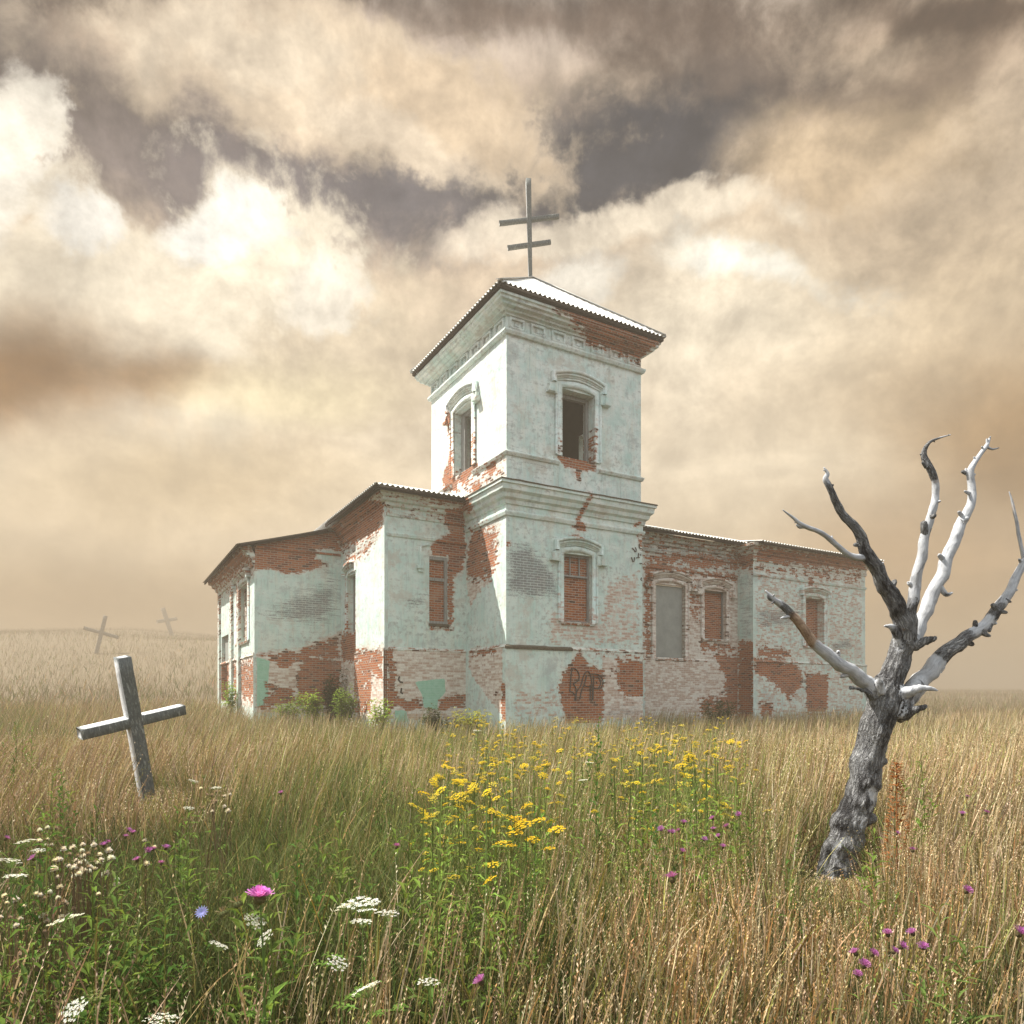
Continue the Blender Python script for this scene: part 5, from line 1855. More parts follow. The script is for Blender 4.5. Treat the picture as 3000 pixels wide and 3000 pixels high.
trunk_object()
BR = [
    ([[(1668, 1335, 24, -.02, .9, .1), (1655, 1312, 20, -.04, .7, .3), (1638, 1290, 17, -.06, .35, .1), (1600, 1262, 14.5, -.10, .3, 0), (1562, 1236, 13, -.14, .25, .1), (1532, 1208, 11, -.18, .2, .7), (1505, 1175, 9.5, -.22, .1, .85), (1483, 1148, 8.5, -.25, .8, .3), (1462, 1132, 6, -.27, .3, 0), (1452, 1122, 3.5, -.28, 0, 0), (1444, 1114, 1.2, -.28, 0, 0)],
      [(1464, 1134, 5, -.27, .3, 0), (1452, 1130, 3, -.28, .6, 0), (1447, 1122, 1.2, -.29, .5, 0)]], "bare branch reaching left, pale with an orange brown end"),
    ([[(1712, 1215, 22, -.02, 1, 0), (1706, 1180, 20, -.05, .9, .5), (1692, 1145, 18.5, -.09, 1, 0), (1672, 1108, 17, -.12, 1, .1), (1652, 1072, 15, -.15, .8, .3), (1636, 1042, 13.5, -.18, .9, .1), (1622, 1010, 11, -.2, .75, 0), (1602, 984, 9, -.22, .7, 0), (1582, 955, 8, -.24, .6, 0), (1566, 925, 7, -.26, .65, 0), (1557, 905, 6.2, -.27, .4, 0), (1561, 894, 4.5, -.27, .2, 0), (1554, 882, 1.2, -.27, .1, 0)],
      [(1650, 1072, 7, -.15, .6, .5), (1660, 1067, 4, -.18, .6, .3), (1667, 1061, 1.2, -.19, .3, 0)]], "dark barked branch rising to the left"),
    ([[(1632, 1052, 9, -.17, .6, 0), (1614, 1052, 6.5, -.2, .25, 0), (1592, 1040, 6, -.22, 0, 0), (1562, 1014, 5.6, -.25, 0, 0), (1538, 1000, 5, -.27, .1, 0), (1512, 989, 4.6, -.29, .3, 0), (1495, 976, 3, -.3, .2, 0), (1477, 962, 1, -.31, 0, 0)],
      [(1520, 993, 4, -.28, .3, 0), (1510, 994, 4.5, -.285, .3, 0), (1503, 990, 2, -.29, .2, 0)]], "thin white side branch"),
    ([[(1712, 1215, 17, -.04, .9, 0), (1716, 1190, 15, -.06, .85, 0), (1719, 1150, 12, -.08, .65, 0), (1726, 1110, 11.5, -.09, .3, 0), (1738, 1050, 10.5, -.1, .25, 0), (1748, 1005, 9.5, -.1, .5, 0), (1756, 968, 8.5, -.1, .25, 0), (1766, 938, 7.5, -.1, 0, 0), (1765, 910, 7, -.1, .3, .5), (1757, 892, 8, -.1, .9, .3), (1746, 872, 7.5, -.1, .9, 0), (1743, 852, 5.5, -.1, .8, 0), (1752, 836, 3.5, -.11, .7, 0), (1768, 828, 2.4, -.12, .5, 0), (1794, 820, .9, -.13, .3, 0)],
      [(1746, 1012, 8, -.1, .8, .2), (1743, 995, 7.5, -.12, .9, 0), (1743, 985, 6.5, -.12, .9, 0)],
      [(1757, 975, 6, -.12, .9, 0), (1764, 972, 4.5, -.15, .9, 0)],
      [(1748, 880, 5, -.12, .9, 0), (1740, 872, 2, -.14, .9, 0)]], "middle branch with a dark hooked tip"),
    ([[(1716, 1222, 17, .04, .8, 0), (1730, 1190, 15, .06, .1, 0), (1745, 1152, 14.5, .09, 0, 0), (1766, 1108, 14, .12, .05, 0), (1786, 1060, 13, .15, 0, 0), (1801, 1014, 12, .18, .1, 0), (1816, 984, 11, .2, .15, 0), (1829, 955, 9, .22, 0, 0), (1833, 922, 8, .24, 0, 0), (1829, 893, 7.5, .25, .05, 0), (1839, 873, 5.8, .26, 0, 0), (1851, 855, 5, .27, .1, 0), (1862, 841, 4.2, .28, .35, 0), (1869, 824, 1.2, .29, .4, 0)],
      [(1829, 895, 5, .25, .1, 0), (1822, 893, 4, .25, .5, 0), (1815, 889, 3.4, .25, .9, 0)], [(1825, 896, 4, .25, .1, .2), (1822, 884, 2, .25, .1, .5)],
      [(1862, 844, 3, .28, .4, 0), (1872, 848, 2.4, .28, .4, 0), (1885, 845, .9, .28, .4, 0)], [(1862, 840, 3, .28, .3, 0), (1862, 828, 2, .28, .4, 0)],
      [(1773, 1108, 7, .1, .1, 0), (1785, 1122, 5, .08, .4, 0), (1797, 1118, 2, .07, .3, 0)],
      [(1815, 985, 6, .18, .2, 0), (1827, 977, 3.5, .17, .2, 0)]], "smooth white branch with a forked tip"),
    ([[(1700, 1325, 22, .02, .5, 0), (1728, 1296, 20, .03, .1, 0), (1756, 1262, 18.5, .05, .05, 0), (1786, 1231, 17, .07, .7, 0), (1820, 1206, 14.5, .1, .75, 0), (1850, 1186, 13, .12, .15, 0), (1876, 1157, 12, .14, .7, 0), (1896, 1130, 10.5, .16, .3, 0), (1915, 1092, 9, .18, .05, 0), (1930, 1062, 8, .2, .15, 0), (1948, 1030, 6, .22, 0, 0), (1962, 990, 4, .24, 0, 0), (1970, 955, 1.2, .25, 0, 0)],
      [(1932, 1062, 5, .2, 0, .2), (1928, 1035, 4, .2, 0, .35), (1919, 990, 3.4, .2, 0, .4), (1911, 955, 2.8, .2, 0, .45), (1904, 928, 1, .2, 0, .4)],
      [(1852, 1192, 8, .1, .6, 0), (1862, 1198, 5, .08, .6, 0), (1869, 1200, 2, .07, .5, 0)], [(1868, 1178, 5, .1, .6, 0), (1866, 1192, 3, .08, .6, 0)],
      [(1772, 1262, 10, .04, .2, 0), (1781, 1256, 5, .02, .5, 0)],
      [(1880, 1150, 8, .12, .8, 0), (1872, 1140, 4, .1, .8, 0)], [(1898, 1132, 6, .14, .7, 0), (1908, 1136, 2, .12, .7, 0)]], "long right hand branch, white with bands of bark"),
]
for pths, lb in BR:
    rt = random.Random(int(pths[0][0][0] + pths[0][-1][1]))
    main = pths[0]
    extra = []
    for i in range(2, len(main) - 1):          # knots and broken twigs along the branch
        for _ in range(rt.choice((0, 0, 1, 1))):
            f = rt.random()
            a, b = main[i], main[i + 1]
            x, y, r, dy = (a[j] + (b[j] - a[j]) * f for j in range(4))
            dx, dyy = b[0] - a[0], b[1] - a[1]
            L = math.hypot(dx, dyy) + 1e-6
            sg = rt.choice((-1, 1))
            nx, ny = -dyy / L * sg + dx / L * .5, dx / L * sg + dyy / L * .5
            ln = r * rt.uniform(.05, .4) + (rt.uniform(5, 12) if rt.random() < .12 else 0)
            dz = rt.uniform(-.06, .03)
            extra.append([(x, y, r * .55, dy, a[4], a[5]), (x + nx * (r + ln * .45), y + ny * (r + ln * .45), max(1.0, r * .36), dy + dz * .5, a[4], 0),
                          (x + nx * (r + ln), y + ny * (r + ln), max(.6, r * .2), dy + dz, a[4] * .5 + .25, 0)])
    o_ = tube_obj("branch", pths + extra, tree_root, sides=14, step=.010, rough=.13, freq=20)
    o_['label'] = lb
# ------------------------------------------------------------------ the meadow: uncountable grass, as three sheets of stuff
def grass_material(name, transl=.2):
    mt, t, out = material(name)
    at = t.node('ShaderNodeAttribute', attribute_name='col')
    d = t.node('ShaderNodeBsdfDiffuse')
    t.put(d.inputs[0], at.outputs['Color'])
    tr = t.node('ShaderNodeBsdfTranslucent')
    t.put(tr.inputs[0], t.mix(.5, at.outputs['Color'], t.v('MULTIPLY', at.outputs['Color'], (1.3, 1.2, .6))))
    mx = t.node('ShaderNodeMixShader')
    mx.inputs[0].default_value = transl
    t.l.new(d.outputs[0], mx.inputs[1])
    t.l.new(tr.outputs[0], mx.inputs[2])
    t.l.new(mx.outputs[0], out.inputs[0])
    return mt


M_GRASS = grass_material("meadow grass")
M_LEAF = grass_material("leaf", .4)


def photo_px(x, y, z):
    return 966 + 1331 * x / y, 1320 - 1331 * (z - EYE) / y


def gauss_px(px, py, cx, cy_, rx, ry):
    return np.exp(-(((px - cx) / rx) ** 2 + ((py - cy_) / ry) ** 2))


def greenness(x, y):
    """how green the meadow is at a spot; patches as they lie in the field"""
    px, py = photo_px(x, y, ground_z(x, y) + .45)
    g = .33 + .22 * sstep(py, 1380, 1600)
    for (cx, cy_, rx, ry, a) in ((260, 1770, 520, 220, .66), (900, 1640, 330, 120, .38), (1300, 1540, 170, 90, .35), (780, 1400, 160, 50, .25), (420, 1590, 140, 70, .3),
                                 (30, 1390, 90, 70, .4), (1000, 1470, 480, 110, .26), (1750, 1440, 120, 60, .25), (620, 1330, 90, 25, .5), (1600, 1640, 160, 90, .2),
                                 (1850, 1850, 150, 110, .2), (600, 1500, 120, 60, .15), (470, 1470, 330, 110, .10)):
        g = g + a * gauss_px(px, py, cx, cy_, rx, ry)
    for (cx, cy_, rx, ry, a) in ((1350, 1850, 350, 200, .42), (1750, 1640, 260, 200, .28), (250, 1520, 180, 60, .25), (150, 1450, 260, 70, .1), (1500, 1480, 90, 120, .15)):
        g = g - a * gauss_px(px, py, cx, cy_, rx, ry)
    g = g + (vnoise(np.column_stack([x, y]), .9, 3, 3) - .5) * .75
    return np.clip(g, 0, 1)


def blocked(x, y):
    """no grass inside the church or the trunk"""
    dx, dy = x - CO.x, y - CO.y
    lx, ly = dx * CT + dy * ST, -dx * ST + dy * CT
    def inb(x0, x1, y0, y1):
        return (lx > x0 - .05) & (lx < x1 + .05) & (ly > y0 - .05) & (ly < y1 + .05)
    b = inb(0, TW, 0, TL_) | inb(NX0 - .15, NX1, N0, NY1) | inb(NX1, 21.2, 1.91, 10) | inb(-6.06, NX0, 8, 17)
    b |= (x - T0.x) ** 2 + (y - T0.y) ** 2 < .14 ** 2
    return b


def max_height(x, y):
    """the meadow is low and trodden in front of the tree and of the big cross"""
    lim = np.full(len(x), 9.0)
    u = x / y
    for (u0, hw, yend, pybase) in ((T0.x / T0.y, .055, T0.y + .05, 1655), (-.52, .045, 8.2, 1482)):
        k = sstep(np.abs(u - u0), hw + .035, hw)
        vis = EYE - (pybase - 1320) / 1331 * y - ground_z(x, y) + .02
        vis = np.maximum(vis, .10)
        lim = np.where((k > 0) & (y < yend + .25), np.minimum(lim, vis * k + 2.0 * (1 - k)), lim)
    return lim


def scatter(n, d0, d1, pw, umax=1.0, umin=None):
    """n random spots with distance density d**pw"""
    if umin is None:
        umin = -umax
    q = rng.random(n)
    e = pw + 1
    d = (d0 ** e + (d1 ** e - d0 ** e) * q) ** (1 / e) if abs(e) > 1e-6 else d0 * (d1 / d0) ** q
    u = umin + (umax - umin) * rng.random(n)
    return u * d, d


def blades(x, y, h, w, lean, az, curl, K, kind):
    """vertices and quads of n blades; kind 'leaf' tapers to a point, 'stalk' is thin with a swollen seed head"""
    n = len(x)
    z = ground_z(x, y)
    t = np.linspace(0, 1, K + 1)[None, :]
    out = lean[:, None] * t + curl[:, None] * t ** 2.3
    cx = x[:, None] + np.cos(az)[:, None] * out * h[:, None]
    cyy = y[:, None] + np.sin(az)[:, None] * out * h[:, None]
    cz = z[:, None] - .02 + h[:, None] * t * np.sqrt(np.clip(1 - .35 * (out) ** 2, .2, 1)) - .22 * h[:, None] * np.clip(curl, 0, 9)[:, None] * t ** 3
    fa = rng.random(n) * math.pi
    if kind == 'leaf':
        ww = w[:, None] * np.where(t < .35, .55 + 1.28 * t, (1 - t) / .65 + .04)
    else:
        ww = w[:, None] * np.where(t < .74, 1.0 - .5 * t, 0)
        head = np.clip((t - .74) / .26, 0, 1)
        ww = np.where(t >= .74, w[:, None] * (.6 + 2.6 * np.sin(np.pi * np.clip(head * .9 + .08, 0, 1)) ** .8), ww)
        ww[:, -1] = w * .3
    ox, oy = np.cos(fa)[:, None] * ww / 2, np.sin(fa)[:, None] * ww / 2
    V = np.empty((n, K + 1, 2, 3))
    V[:, :, 0, 0], V[:, :, 0, 1], V[:, :, 0, 2] = cx - ox, cyy - oy, cz
    V[:, :, 1, 0], V[:, :, 1, 1], V[:, :, 1, 2] = cx + ox, cyy + oy, cz
    i = np.arange(n)[:, None] * (2 * (K + 1)) + np.arange(K)[None, :] * 2
    Q = np.stack([i, i + 1, i + 3, i + 2], -1).reshape(-1, 4)
    return V.reshape(-1, 3), Q, np.stack([cx, cyy, cz], -1)


def jitter_col(base, n, amt=.22, hue=.08):
    k = 1 + (rng.random((n, 1)) - .5) * 2 * amt
    return np.clip(np.asarray(base) * k * (1 + (rng.random((n, 3)) - .5) * 2 * hue), .004, .9)


STRAW = np.array([[.42, .33, .195], [.34, .255, .145], [.54, .45, .30], [.33, .225, .12], [.40, .30, .20]])
GREEN = np.array([[.085, .12, .032], [.12, .145, .045], [.06, .09, .028], [.17, .175, .07], [.12, .135, .06]])
BROWN = np.array([[.20, .13, .07], [.14, .09, .05], [.26, .18, .10], [.17, .13, .06]])
PINK = np.array([[.30, .21, .145], [.24, .165, .11], [.34, .25, .175]])


def straw_for(x, y, n):
    """straw tint by place: rosier on the left slope, orange at the lower right, pale gold in the middle"""
    px, py = photo_px(x, y, ground_z(x, y) + .5)
    b = STRAW[rng.integers(0, len(STRAW), n)]
    pk = sstep(-px, -700, -150) * .5
    p = PINK[rng.integers(0, len(PINK), n)]
    b = np.where((rng.random(n) < pk)[:, None], p, b)
    ol = .55 * gauss_px(px, py, 1000, 1480, 520, 130)
    b = np.where((rng.random(n) < ol)[:, None], b * np.array([.82, .92, .70]), b)
    orr = gauss_px(px, py, 1450, 1850, 420, 200) * .4
    b = np.where((rng.random(n) < orr)[:, None], b * np.array([1.02, .84, .66]), b)
    return b


def make_grass(name, sets):
    VV, QQ, CC, n0 = [], [], [], 0
    for V, Q, C in sets:
        VV.append(V)
        QQ.append(Q + n0)
        CC.append(C)
        n0 += len(V)
    me = mesh_np(name, np.concatenate(VV), np.concatenate(QQ), {'col': ('FLOAT_COLOR', np.concatenate(CC))})
    o = link_mesh(name, me, M_GRASS)
    tag(o, kind='stuff')
    return o


def rep(c, m):
    c4_ = np.column_stack([c, np.ones(len(c))])
    return np.repeat(c4_, m, axis=0)


def field(n, d0, d1, pw, kind, umax=1.0, umin=None, wk=1.0, K=4, hk=1.0):
    x, y = scatter(n, d0, d1, pw, umax, umin)
    clump = vnoise(np.column_stack([x, y]), 1.7, 11 if kind == 'stalk' else 23, 2)
    g = greenness(x, y)
    if kind == 'stalk':
        p = (1.05 - g * 1.05) * (.35 + 1.1 * clump) * (.5 + .5 * sstep(y, 1.5, 2.6))
    elif kind == 'green':
        p = (.06 + g * 1.35) * (.4 + clump) * (.6 + .4 * sstep(y, 1.5, 2.6))
    else:
        p = .75 + 0 * g
    keep = (rng.random(n) < p) & ~blocked(x, y)
    x, y, g, clump = x[keep], y[keep], g[keep], clump[keep]
    n = len(x)
    hm = .62 + .42 * vnoise(np.column_stack([x, y]), .55, 5, 2) + .12 * sstep(y, 3, 9)
    lim = max_height(x, y)
    px, py = photo_px(x, y, ground_z(x, y) + .5)
    if kind == 'stalk':
        h = hm * (.50 + .62 * rng.random(n))
        w = (.0008 + .0008 * rng.random(n)) * wk + .00016 * y
        lean = .06 + .22 * rng.random(n) ** 2 + .16 * sstep(-px, -800, -200)
        az = rng.normal(.1, 1.1, n)
        curl = .02 + .18 * rng.random(n) ** 2
        lodge = vnoise(np.column_stack([x, y]), .8, 31, 2)
        az = np.where(rng.random(n) < .75, az, 0) + (vnoise(np.column_stack([x, y]), .45, 37, 2) - .5) * 5
        lean = lean + .55 * np.clip(lodge - .5, 0, 1) * 2 * rng.random(n)
        c = jitter_col(straw_for(x, y, n), n, .28)
        grn = rng.random(n) < g * .35
        c = np.where(grn[:, None], c * np.array([.62, .78, .42]), c)
    elif kind == 'green':
        h = hm * (.40 + .48 * rng.random(n))
        w = (.0042 + .004 * rng.random(n)) * wk + .0005 * y * .55
        lean = .08 + .35 * rng.random(n) ** 1.5
        az = rng.random(n) * 2 * math.pi
        curl = .08 + .5 * rng.random(n) ** 2
        c = jitter_col(GREEN[rng.integers(0, len(GREEN), n)], n, .3)
        mixs = rng.random(n)[:, None] < (.30 - .2 * g)[:, None]
        c = np.where(mixs, c * np.array([2.0, 1.35, 1.6]), c)
        c = c * (.62 + .38 * sstep(y, 1.5, 4.5) + .45 * sstep(y, 4, 14))[:, None]  # foreground darkening is put into the blade colour, towards the viewer
        yg = .7 * gauss_px(px, py, 1150, 1520, 380, 120) + .4 * gauss_px(px, py, 600, 1560, 200, 90)
        c = c * (1 + yg[:, None] * np.array([.75, .65, .5]))
    else:
        h = hm * (.22 + .42 * rng.random(n))
        w = (.003 + .003 * rng.random(n)) * wk + .0006 * y * .55
        lean = .15 + .6 * rng.random(n)
        az = rng.random(n) * 2 * math.pi
        curl = .1 + .5 * rng.random(n)
        b = BROWN[rng.integers(0, len(BROWN), n)]
        c = jitter_col(b, n, .35)
        gg = rng.random(n) < g * .6
        c = np.where(gg[:, None], jitter_col(GREEN[rng.integers(0, len(GREEN), n)], n, .3) * .8, c)
        c = c * (.32 + .5 * sstep(y, 2, 6) + 1.0 * sstep(y, 6, 16))[:, None]  # litter colour likewise darkened towards the viewer
    h = np.minimum(h * hk, lim * (.75 + .25 * rng.random(n)))
    V, Q, C3 = blades(x, y, h, w, lean, az, curl, K, 'stalk' if kind == 'stalk' else 'leaf')
    return (V, Q, rep(c, 2 * (K + 1))), (x, y, h, C3, c)


def spikelets(info, per, size):
    """loose side spikelets along the upper stalk of the near grasses"""
    x, y, h, C3, c = info
    n, K1 = len(x), C3.shape[1]
    VV, QQ, CC = [], [], []
    top, sub = C3[:, -1], C3[:, -2]
    ax = top - sub
    L = np.linalg.norm(ax, axis=1, keepdims=True) + 1e-6
    ax = ax / L
    for k in range(per):
        f = k / per
        p = top - ax * (L * (1.15 * f - .05))
        a = rng.random(n) * 2 * math.pi
        s_ = size * (.6 + .8 * rng.random(n)) * (1.0 - .35 * abs(f - .5))
        dirv = np.stack([np.cos(a), np.sin(a), .9 + .6 * rng.random(n)], -1)
        dirv = dirv / np.linalg.norm(dirv, axis=1, keepdims=True)
        sidev = np.stack([-np.sin(a), np.cos(a), np.zeros(n)], -1)
        tip = p + dirv * s_[:, None]
        mid = p + dirv * (s_ * .5)[:, None]
        wv = sidev * (s_ * .17)[:, None]
        V = np.stack([p, mid + wv, tip, mid - wv], 1).reshape(-1, 3)
        QQ.append(np.arange(n)[:, None] * 4 + np.arange(4)[None, :] + k * n * 4)
        VV.append(V)
        CC.append(rep(np.clip(c * 1.12, 0, .9), 4))
    return np.concatenate(VV), np.concatenate(QQ), np.concatenate(CC)


dry, infoA = field(42000, 1.15, 4.5, .35, 'stalk', 1.15, K=6, hk=.92)
dry2, infoB = field(110000, 4.5, 12, .1, 'stalk', 1.05, K=5, wk=1.25)
dry3, infoC = field(95000, 12, 34, .0, 'stalk', .95, K=4, wk=2.2)
make_grass("dry_grass", [dry, dry2, dry3, spikelets(infoA, 10, .011), spikelets(infoB, 5, .020)])
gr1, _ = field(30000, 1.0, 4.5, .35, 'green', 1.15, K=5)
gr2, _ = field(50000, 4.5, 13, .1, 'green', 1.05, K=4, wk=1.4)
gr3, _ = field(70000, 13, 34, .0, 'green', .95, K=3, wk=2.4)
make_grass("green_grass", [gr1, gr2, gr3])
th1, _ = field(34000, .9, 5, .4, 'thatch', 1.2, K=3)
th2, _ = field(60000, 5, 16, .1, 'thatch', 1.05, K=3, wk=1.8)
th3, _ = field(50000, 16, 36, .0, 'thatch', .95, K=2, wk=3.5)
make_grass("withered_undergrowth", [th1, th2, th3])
far1, _ = field(110000, 32, 215, -.5, 'stalk', .85, K=2, wk=7, hk=1.1)
far2, _ = field(30000, 32, 215, -.5, 'green', .85, K=2, wk=9, hk=1.1)
far1 = (far1[0], far1[1], far1[2] * np.array([.26, .26, .26, 1]) + np.array([.10, .08, .052, 0]))  # mist is put into the colour: far stalks flattened towards pale tan
far2 = (far2[0], far2[1], far2[2] * np.array([1.0, .9, 1.1, 1]))
make_grass("far_meadow", [far1, far2])
# ------------------------------------------------------------------ flowering plants and weeds, one object each
class PM:
    """small plant mesh with a colour per vertex"""
    def __init__(s):
        s.V, s.Q, s.C = [], [], []

    def quad(s, a, b, c, d, col):
        n = len(s.V)
        s.V += [tuple(a), tuple(b), tuple(c), tuple(d)]
        s.Q.append((n, n + 1, n + 2, n + 3))
        s.C += [(*col, 1.0)] * 4

    def leaf(s, p, d, L, w, col, fold=.25, droop=.3):
        """pointed leaf of four quads, folded along its rib and drooping"""
        d = Vector(d).normalized()
        sd_ = d.cross(Vector((0, 0, 1)))
        if sd_.length < .05:
            sd_ = Vector((1, 0, 0))
        sd_.normalize()
        up = sd_.cross(d)
        p = Vector(p)
        m = p + d * L * .45 + up * (L * .04)
        e = p + d * L + Vector((0, 0, -droop * L * .5))
        l_, r_ = m + sd_ * w / 2 + up * w * fold, m - sd_ * w / 2 + up * w * fold
        s.quad(p, l_, e, m, col)
        s.quad(p, m, e, r_, col)

    def stem(s, p, q, r0, r1, col, bend=None, n=4):
        p, q = Vector(p), Vector(q)
        bend = Vector(bend) if bend is not None else Vector((0, 0, 0))
        prev = None
        for k in range(n + 1):
            t = k / n
            c = p.lerp(q, t) + bend * (4 * t * (1 - t))
            r = r0 + (r1 - r0) * t
            ring = [c + Vector((math.cos(a), math.sin(a), 0)) * r for a in (0, 2.094, 4.189)]
            if prev:
                for i in range(3):
                    s.quad(prev[i], prev[(i + 1) % 3], ring[(i + 1) % 3], ring[i], col)
            prev = ring

    def mesh(s, name, mat=None):
        me = mesh_np(name, np.array(s.V), np.array(s.Q), {'col': ('FLOAT_COLOR', np.array(s.C))})
        me.materials.append(mat or M_LEAF)
        return me


rp = random.Random(21)


def vary(c, a=.2):
    k = 1 + rp.uniform(-a, a)
    return tuple(max(.003, min(.9, x * k * (1 + rp.uniform(-.07, .07)))) for x in c)


G1, G2, G3, OL = (.13, .21, .045), (.20, .30, .06), (.075, .125, .03), (.24, .26, .09)
WHITE, CREAM, YEL, PUR, FLUFF = (.80, .80, .74), (.66, .64, .48), (.80, .64, .05), (.34, .12, .31), (.70, .66, .58)


def umbel_head(r, col, n=34, open_=1.0):
    m = PM()
    for i in range(n):
        f = math.sqrt((i + .5) / n)
        a = i * 2.39996 + rp.uniform(-.2, .2)
        rr = r * f * (1 + rp.uniform(-.1, .1))
        c = Vector((math.cos(a) * rr, math.sin(a) * rr, r * .16 * (1 - f * f) + rp.uniform(-.05, .09) * r + .05 * r * open_ * f))
        m.stem((0, 0, -r * .62), c, .0007, .0005, (.22, .30, .10), n=1)
        cr = r * (.12 + .03 * (1 - f))
        for k in range(9):
            aa = k * 2.4
            o = Vector((math.cos(aa), math.sin(aa), rp.uniform(-.1, .35))) * cr * math.sqrt((k + .5) / 9)
            z = Vector((rp.uniform(-.5, .5), rp.uniform(-.5, .5), 1)).normalized()
            x = z.orthogonal().normalized() * cr * .36
            y = z.cross(x)
            q = c + o
            cc = vary(col, .12)
            m.quad(q - x, q - y, q + x, q + y, cc)
    return m


def tuft_head(r, h, col, base, n=46):
    """thistle or knapweed head: scaly bulb below, a brush of florets above"""
    m = PM()
    rings = 5
    prev = None
    for k in range(rings + 1):
        t = k / rings
        rr = r * .62 * math.sin(math.pi * (.12 + .70 * t)) ** .8
        ring = [Vector((math.cos(a) * rr, math.sin(a) * rr, -h * .75 + h * .8 * t)) for a in [i * math.pi / 4 for i in range(8)]]
        if prev:
            for i in range(8):
                m.quad(prev[i], prev[(i + 1) % 8], ring[(i + 1) % 8], ring[i], vary(base, .3))
        prev = ring
    for i in range(n):
        a = i * 2.4
        f = math.sqrt((i + .5) / n)
        d = Vector((math.cos(a) * f, math.sin(a) * f, 1.15 - .75 * f))
        p = Vector((math.cos(a) * f * r * .4, math.sin(a) * f * r * .4, 0))
        e = p + d * h * (.75 + rp.uniform(-.15, .15))
        sdv = Vector((-math.sin(a), math.cos(a), 0)) * r * .07
        m.quad(p - sdv, p + sdv, e + sdv * 1.6, e - sdv * 1.6, vary(col, .3))
    return m


def puff_head(r, col, n=70):
    m = PM()
    for i in range(n):
        z = 1 - 2 * (i + .5) / n
        if z < -.45:
            continue
        a = i * 2.4
        q = math.sqrt(1 - z * z)
        d = Vector((math.cos(a) * q, math.sin(a) * q, z * 1.1))
        e = d * r * rp.uniform(.7, 1.1)
        s_ = Vector((-math.sin(a), math.cos(a), .3)) * r * .16
        m.quad(d * r * .2 - s_ * .4, d * r * .2 + s_ * .4, e + s_, e - s_, vary(col, .2))
    b = PM()
    m.stem((0, 0, -r * 1.1), (0, 0, 0), r * .2, r * .45, (.20, .17, .10), n=2)
    return m


def corymb(r, col, n=26):
    """flat ragwort cluster of small yellow daisies"""
    m = PM()
    for i in range(n):
        f = math.sqrt((i + .5) / n)
        a = i * 2.4 + rp.uniform(-.3, .3)
        c = Vector((math.cos(a) * f * r, math.sin(a) * f * r, r * .28 * (1 - f) + rp.uniform(-.12, .12) * r))
        m.stem((0, 0, -r * .9), c, .001, .0008, OL, n=1)
        cr = r * .21
        for k in range(6):
            aa = k * math.pi / 3 + rp.random()
            d = Vector((math.cos(aa), math.sin(aa), rp.uniform(-.1, .35)))
            s_ = Vector((-math.sin(aa), math.cos(aa), 0)) * cr * .34
            cc = vary(col, .15)
            m.quad(c, c + d * cr * .5 + s_, c + d * cr, c + d * cr * .5 - s_, cc)
        x = Vector((cr * .35, 0, .002))
        y = Vector((0, cr * .35, .002))
        cc = vary((.62, .34, .02), .2)
        m.quad(c - x + Vector((0, 0, .003)), c - y + Vector((0, 0, .003)), c + x + Vector((0, 0, .003)), c + y + Vector((0, 0, .003)), cc)
    return m


def leafy_stem(h, nl, L, w, col, r=.0035, col2=None, bend=.04, feather=False, z0=.05, z1=.95, up=.5):
    m = PM()
    b = Vector((rp.uniform(-bend, bend), rp.uniform(-bend, bend), 0))
    m.stem((0, 0, -.03), (0, 0, h), r, r * .55, vary(col2 or col), b, 6)
    for i in range(nl):
        t = z0 + (z1 - z0) * i / max(1, nl - 1)
        a = i * 2.4 + rp.uniform(-.4, .4)
        d = Vector((math.cos(a), math.sin(a), up * rp.uniform(.4, 1.3)))
        p = Vector((0, 0, h * t)) + b * (4 * t * (1 - t))
        s_ = (1.05 - .6 * t) * rp.uniform(.7, 1.2)
        if feather:
            dn = d.normalized()
            for k in range(4):
                q = p + dn * L * s_ * (.25 + .2 * k)
                sdv = dn.cross(Vector((0, 0, 1))).normalized()
                for sg in (1, -1):
                    m.leaf(q, dn * .7 + sdv * sg, L * s_ * .38, w * .5, vary(col, .3))
            m.leaf(p, d, L * s_, w * .4, vary(col, .3))
        else:
            m.leaf(p, d, L * s_, w * s_, vary(col, .3), droop=rp.uniform(.1, .6))
    return m


def branches(m, h, heads, col, t0=.45):
    for (x, y, z) in heads:
        t = max(t0, min(.93, (z / h) - .28 - .2 * math.hypot(x, y)))
        m.stem((0, 0, h * t), (x, y, z), .0022, .0014, vary(col), (x * .15, y * .15, -.01), 3)


def put(name, loc, label, cat, group, parts, rz=None, sc=1.0):
    """parts: (part name, mesh, offset, tilt, scale)"""
    r = empty(name, loc, rp.uniform(0, 6.28) if rz is None else rz)
    tag(r, label, cat, group)
    for (pn, me, off, tilt, s_) in parts:
        o = bpy.data.objects.new(pn, me)
        COL.objects.link(o)
        o.parent = r
        o.location = off
        o.rotation_euler = tilt
        o.scale = s_ if isinstance(s_, (tuple, list)) else (s_, s_, s_)
    return r


def head_spot(px, py, h, dmin=1.0):
    """ground point under a flower head seen at (px, py) of the 1932 grid, h above the soil"""
    p = hit(px * S19, py * S19, h)
    p.z = float(ground_z(p.x, p.y))
    return p


